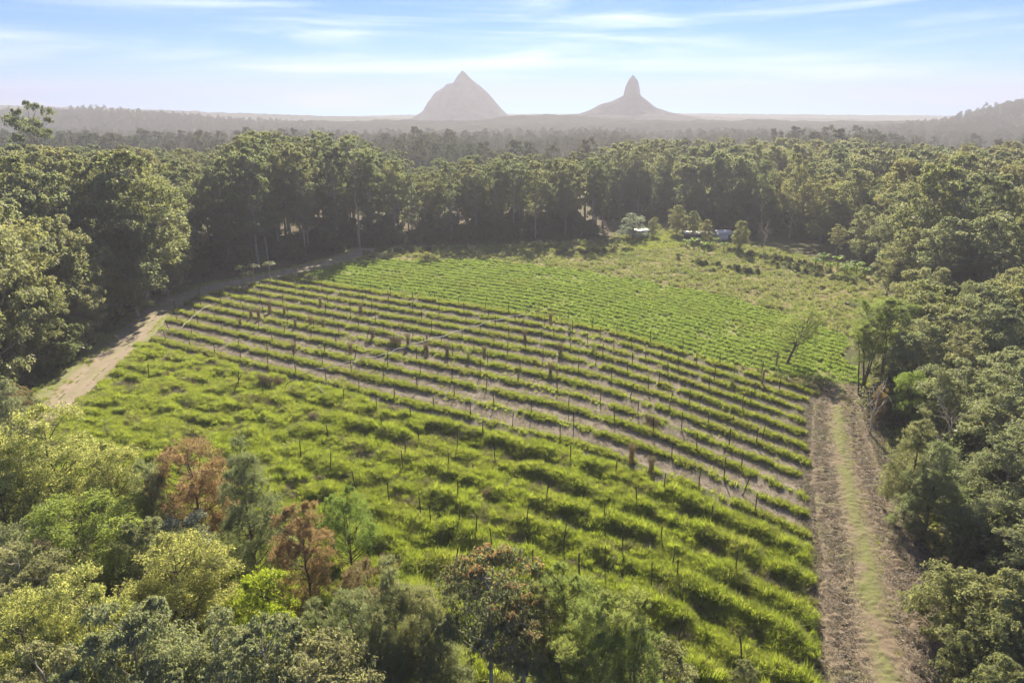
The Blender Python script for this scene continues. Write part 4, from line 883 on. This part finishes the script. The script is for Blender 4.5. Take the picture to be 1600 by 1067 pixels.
def vine_mesh(seed, h, rad, n, mat, w=1.0, flare=0.45):
    "a hanging tangle: strands trailing from a head at the post's top"
    r = np.random.default_rng(seed); a = r.uniform(0, 6.283, n); q = np.sqrt(r.uniform(0, 1, n)); z = r.uniform(0.0, 1.0, n)
    R = rad*(0.55+flare*np.exp(-((z-0.92)/0.18)**2)+0.35*np.exp(-(z/0.15)**2))
    P = np.stack((R*q*np.cos(a)*w, R*q*np.sin(a), h*(0.04+0.98*z)), -1)
    A = unit(np.stack((r.normal(size=n)*0.35, r.normal(size=n)*0.35, -np.ones(n)), -1)+sphere(r, n)*np.where(z > 0.8, 1.0, 0.3)[:, None]); B = unit(np.cross(A, sphere(r, n)))
    V, Q = rhombs(P, A, B, r.uniform(0.12, 0.42, n), r.uniform(0.015, 0.05, n))
    return mesh_np('vine', V, Q, None, False, {'tint': r.uniform(size=n), 'accent': r.uniform(size=n)}, (mat,))
VC = [vine_mesh(i, 1.75, 0.42, 900, M['vine']) for i in range(3)]; VG = [vine_mesh(20+i, 1.9, 0.48, 900, M['vinegreen'], 1, 0.8) for i in range(2)]
VW = [vine_mesh(40+i, 1.5, 0.35, 2600, M['vine'], 6.0, 0.2) for i in range(2)]
def vine(p, me, label, group, s=1.0, rz=None, name='dead_vine'):
    x, y = G(*p); o = obj(name, me); o.location = (x, y, float(height(np.array([x]), np.array([y]))[0])*0.8-0.03); o.rotation_euler = (0, 0, random.uniform(0, 6.28) if rz is None else rz); o.scale = (s, s, s*random.uniform(0.85, 1.1))
    return tag(o, label, 'vine', group)
for i, p in enumerate(((393, 498), (405, 501), (422, 490), (445, 494), (462, 513), (486, 511), (505, 512), (501, 480), (564, 494), (460, 552), (548, 553), (376, 512), (583, 532))):
    vine(p, VC[i % 3], 'withered brown vine column wrapped round a post in the upper rows by the track', 'withered vine columns by the track', 0.9+0.25*random.random())
for i, p in enumerate(((638, 545), (667, 556), (699, 560), (757, 558), (860, 588), (860, 505), (876, 556), (986, 727), (1017, 742), (820, 535))):
    vine(p, VC[i % 3], 'withered brown vine column wrapped round a post in the middle rows', 'withered vine columns in the middle rows', 1.0+0.15*random.random())
for i, p in enumerate(((732, 566), (927, 552), (1143, 603), (890, 520))):
    vine(p, VG[i % 2], 'post swathed in still green mop headed vine', 'green vine mops', 1.0, name='green_vine')
rowdir = math.atan2(-0.57, 1.0)
vine((618, 541), VW[0], 'curtain of dry brown vine hanging along a row under the white hose', None, 1.0, rowdir)
vine((1018, 668), VW[1], 'curtain of grey brown vine sagging in the rows near the headland', None, 0.8, -0.9)
vine((415, 605), VW[1], 'curtain of pale dry vine hanging at the lowest trellis row', None, 1.0, rowdir)
# collapsed heaps of dead vine in the tussock grass
def heap_mesh(seed, pts, rad, hh, n):
    r = np.random.default_rng(seed); pts = np.array(pts, float); t = r.uniform(0, 1, n); s = np.linspace(0, 1, len(pts))
    cx = np.interp(t, s, pts[:, 0]); cy_ = np.interp(t, s, pts[:, 1]); ht = hh*np.interp(t, (0, 0.35, 0.6, 1), (0.25, 1.0, 0.75, 0.2))
    d = sphere(r, n); d[:, 2] = np.abs(d[:, 2]); u = r.uniform(0.6, 1, n)
    P = np.stack((cx+d[:, 0]*rad*u, cy_+d[:, 1]*rad*u, d[:, 2]*ht*u), -1); A = unit(sphere(r, n)*0.8+np.stack((np.full(n, 0.6), np.full(n, -0.35), -d[:, 2]*0.3), -1)); B = unit(np.cross(A, sphere(r, n)))
    V, Q = rhombs(P, A, B, r.uniform(0.2, 0.7, n), r.uniform(0.02, 0.055, n))
    return mesh_np('vine_heap', V, Q, None, False, {'tint': r.uniform(size=n), 'accent': r.uniform(size=n)*0.94}, (M['vine'],))
for i, (p, rel, rad, hh, lab) in enumerate((((395, 632), [(-3.6, -0.6), (0, 0.6), (3.6, -1.6)], 0.7, 1.15, 'long arched heap of collapsed brown vine in the tussock grass'),
        ((292, 600), [(-0.6, 0.5), (1.8, -1.2)], 0.75, 1.1, 'sloping brown vine heap below the lowest trellis row near the track'),
        ((312, 585), [(-0.2, 0), (0.2, 0)], 0.5, 1.4, 'short upright stump of matted brown vine near the track'),
        ((436, 601), [(-0.3, 0), (0.3, 0)], 0.6, 1.5, 'matted brown vine stump beside the pale vine curtain'),
        ((489, 655), [(-0.5, 0), (0.5, -0.2)], 0.55, 0.9, 'small brown vine tangle alone in the tussock grass'),
        ((262, 592), [(-0.2, 0), (0.2, 0)], 0.5, 1.3, 'brown vine tuft on a short post by the track bend'),
        ((995, 978), [(-0.4, 0), (0.4, 0)], 0.7, 0.9, 'reddish brown vine clump above the feathery saplings'),
        ((770, 775), [(-0.5, 0), (0.5, 0)], 0.7, 0.7, 'low rusty vine patch in the middle of the tussock grass'))):
    x, y = G(*p); o = obj('dead_vine', heap_mesh(70+i, rel, rad, hh, 1500 if i == 0 else 700)); o.location = (x, y, float(height(np.array([x]), np.array([y]))[0])*0.6); tag(o, lab, 'vine')

def hose(pts, r, label, name='irrigation_hose', mat='hose'):
    P = np.array([(*G(px, py, z), z) for px, py, z in pts]); s = np.linspace(0, 1, len(P)); q = np.linspace(0, 1, len(P)*5)
    C = np.stack([np.interp(q, s, P[:, k]) for k in range(3)], -1)
    for k in range(3): C[:, k] = np.convolve(np.pad(C[:, k], 2, mode='edge'), np.ones(5)/5, 'valid')
    C[:, 2] += 0.10*np.sin(q*len(P)*5.1); mb = MB(); mb.tube(C, r, 6)
    return tag(obj(name, mb.mesh(name, M[mat], True)), label, 'hose')
hose([(490, 577, 1.5), (510, 575, 1.6), (530, 570, 1.7), (555, 564, 1.6), (577, 558, 1.8), (600, 555, 1.6), (619, 546, 1.7), (639, 540, 1.9), (664, 532, 1.9), (697, 524, 1.7), (720, 515, 1.6), (741, 510, 1.8), (769, 501, 1.8), (802, 494, 1.6), (823, 489, 1.7)], 0.045, 'long pale hose draped over post tops across the middle rows')
hose([(258, 530, 0.5), (273, 520, 1.3), (287, 508, 1.9), (297, 499, 1.6), (307, 490, 1.7), (330, 474, 1.8)], 0.035, 'pale hose slung between end posts at the track side')
hose([(436, 614, 0.3), (448, 600, 0.9), (465, 589, 1.5), (490, 577, 1.55)], 0.04, 'dark sagging cable dropping from the long pale hose', 'cable', 'post')
hose([(492, 600, 1.2), (512, 617, 0.8), (534, 631, 0.25)], 0.035, 'short pale hose slanting to the ground by the lowest row')
hose([(380, 478, 1.7), (395, 479, 1.6), (411, 482, 1.8)], 0.05, 'short pale hose lying across withered vine columns')
for i, (a, b) in enumerate((((1312, 472), (1336, 477)), ((1334, 476), (1358, 481)))):
    hose([(*a, 0.25), ((a[0]+b[0])/2, (a[1]+b[1])/2, 0.22), (*b, 0.25)], 0.16, ('pale pipe lying on bare earth past the fallow ground', 'second pale pipe end to end with the first on bare earth')[i], 'pipe')

# pawpaw and banana plants
def pawpaw(xy, h, seed, label, group):
    r = np.random.default_rng(seed); tb = MB(); t = np.linspace(0, 1, 5); tb.tube(np.stack((0.08*h*t*r.normal(), 0.05*h*t, h*t-0.2*(t == 0)), -1) if False else np.stack((0.03*h*t, 0*t, h*t-0.2*(t == 0)), -1), 0.11*(1-0.4*t), 7)
    n = 380; a = r.uniform(0, 6.283, n); q = np.sqrt(r.uniform(0.1, 1, n)); P = np.stack((1.25*q*np.cos(a)+0.03*h, 1.25*q*np.sin(a), h+0.25-0.45*q*q+r.normal(size=n)*0.12), -1)
    A = unit(np.stack((np.cos(a), np.sin(a), -0.3+0*a), -1)+sphere(r, n)*0.4); B = unit(np.cross(A, sphere(r, n)*0.5+np.array((0, 0, 1.0)))); V, Q = rhombs(P, A, B, r.uniform(0.25, 0.5, n), r.uniform(0.08, 0.18, n))
    root = bpy.data.objects.new('pawpaw_tree', None); COL.objects.link(root); root.location = (*xy, 0.0)
    obj('trunk', tb.mesh('pawpaw_trunk', M['bark'], True), root); obj('crown', mesh_np('pawpaw_crown', V, Q, None, False, {'tint': r.uniform(size=n), 'accent': r.uniform(size=n)}, (M['vinegreen'],)), root)
    tag(root, label, 'tree', group)
for i, (px, py, h) in enumerate(((376, 418, 4.0), (394, 415, 4.2), (419, 412, 4.4), (384, 426, 3.2))):
    pawpaw(G(px, py, h), h, 60+i, 'thin pawpaw tree with an umbrella of leaves at the top of the rows', 'pawpaw trees by the track')
def banana_parts(seed):
    r = np.random.default_rng(seed); tb = MB(); t = np.linspace(0, 1, 5); tb.tube(np.stack((0.05*t, 0*t, 1.9*t-0.15*(t == 0)), -1), 0.13*(1-0.35*t), 8)
    leaves = []
    for i in range(9):
        a = i*2.4+r.normal()*0.3; L = r.uniform(1.4, 2.1); rise = r.uniform(0.5, 1.1); n = 8; s = np.linspace(0, 1, n)
        d = L*0.8*s; z = 1.75+rise*np.sin(s*2.0)*1.0-0.5*s*s; w = 0.30*np.sin(np.pi*np.clip(s*0.93+0.06, 0, 1))**0.6
        c = np.stack((d*math.cos(a)+0.05, d*math.sin(a), z), -1); b = np.array((-math.sin(a), math.cos(a), 0.0))
        V = np.concatenate((c-b*w[:, None]-np.array((0, 0, 1))*(w*0.35)[:, None], c, c+b*w[:, None]-np.array((0, 0, 1))*(w*0.35)[:, None])); j = np.arange(n-1)
        Q = np.concatenate((np.stack((j, j+n, j+n+1, j+1), -1), np.stack((j+n, j+2*n, j+2*n+1, j+n+1), -1)))
        leaves.append(mesh_np('banana_leaf', V, Q, None, True, {'tint': np.full(len(Q), r.uniform()), 'accent': np.zeros(len(Q))}, (M['banana'],)))
    return tb.mesh('banana_stem', M['vinegreen'], True), leaves
BAN = [banana_parts(80+i) for i in range(3)]
def banana(xy, s, i, label, group):
    root = bpy.data.objects.new('banana_plant', None); COL.objects.link(root); root.location = (*xy, 0.05); root.scale = (s, s, s); root.rotation_euler = (0, 0, random.uniform(0, 6.28))
    st, lv = BAN[i % 3]; obj('stem', st, root)
    for m in lv: obj('leaf', m, root)
    tag(root, label, 'plant', group)
for i, p in enumerate(((1272, 424), (1285, 420), (1297, 426), (1308, 421), (1318, 428), (1328, 424), (1337, 432), (1345, 427), (1322, 436), (1350, 438))):
    banana(G(*p), random.uniform(0.9, 1.4), i, 'banana plant in the clump where the fallow ground meets the wood', 'bananas by the wood')
for i, p in enumerate(((1072, 388), (1084, 391), (1095, 386), (1107, 392), (1118, 387), (1130, 394), (1100, 396))):
    banana(G(*p), random.uniform(0.9, 1.3), i, 'banana plant in the patch before the white shed', 'bananas by the white shed')

# ------------------------------------------------------------------ sheds
def shed(name, p, w, d, h, rz, label, wallm, roofm, slope=0.35, door=True, open_front=False):
    x, y = G(*p); root = bpy.data.objects.new(name, None); COL.objects.link(root); root.location = (x, y, 0.0); root.rotation_euler = (0, 0, rz)
    n = max(4, int(w/0.5))
    if not open_front:
        mb = MB(); mb.box(-w/2, w/2, -d/2, d/2, -0.1, h); obj('wall', mb.mesh('shed_wall', wallm), root)
        for i in range(n):                               # ribs of the sheet cladding
            mb = MB(); cx = -w/2+(i+0.5)*w/n; mb.box(cx-0.05, cx+0.05, -d/2-0.035, -d/2+0.004, 0.0, h-0.03); obj('rib', mb.mesh('shed_rib', wallm), root)
    else:
        for sx in (-1, 1):
            for sy in (-1, 1):
                mb = MB(); mb.box(sx*(w/2-0.15)-0.06, sx*(w/2-0.15)+0.06, sy*(d/2-0.15)-0.06, sy*(d/2-0.15)+0.06, -0.2, h); obj('post', mb.mesh('shed_post', M['timber']), root)
        mb = MB(); mb.box(-w/2+0.2, w/2-0.2, d/2-0.12, d/2-0.08, 0.0, h-0.05); obj('back_wall', mb.mesh('shed_back', wallm), root)
    mb = MB(); o = 0.25; V = [(-w/2-o, -d/2-o, h+0.02), (w/2+o, -d/2-o, h+0.02), (w/2+o, d/2+o, h+slope), (-w/2-o, d/2+o, h+slope)]
    V = V+[(a, b, c+0.06) for a, b, c in V]; mb.add(V, [(0, 3, 2, 1), (4, 5, 6, 7), (0, 1, 5, 4), (1, 2, 6, 5), (2, 3, 7, 6), (3, 0, 4, 7)]); obj('roof', mb.mesh('shed_roof', roofm), root)
    if door and not open_front:
        mb = MB(); mb.box(w*0.08, w*0.08+0.95, -d/2-0.06, -d/2-0.037, 0.02, min(1.95, h-0.15)); dr = obj('door', mb.mesh('shed_door', M['dark']), root)
    tag(root, label, 'shed')
shed('shed', (1131, 377), 3.8, 3.0, 2.4, 0.15, 'small white clad shed beyond the banana patch', M['white'], M['white'])
shed('shed', (1092, 376), 8.0, 4.0, 1.9, -0.12, 'long low open shed with a pale tin roof beside the white shed', M['dark'], M['tin'], 0.3, False, True)
shed('shed', (1000, 373), 4.2, 3.0, 2.1, 0.1, 'small grey tin shed under the blue grey tree', M['tin'], M['tin'], 0.4)

# ------------------------------------------------------------------ the hazy air
mb = MB(); mb.box(-4600, 4600, -300, 3600, -3.0, 160.0)
hm, nt, out = newmat('haze_air')
pv = nt.nodes.new('ShaderNodeVolumePrincipled'); pv.inputs['Color'].default_value = (0.47, 0.48, 0.545, 1); pv.inputs['Density'].default_value = 0.00060; pv.inputs['Anisotropy'].default_value = 0.2
nt.links.new(pv.outputs[0], out.inputs['Volume'])
tag(obj('haze', mb.mesh('haze', hm)), 'thin pale haze filling the air', kind='stuff')
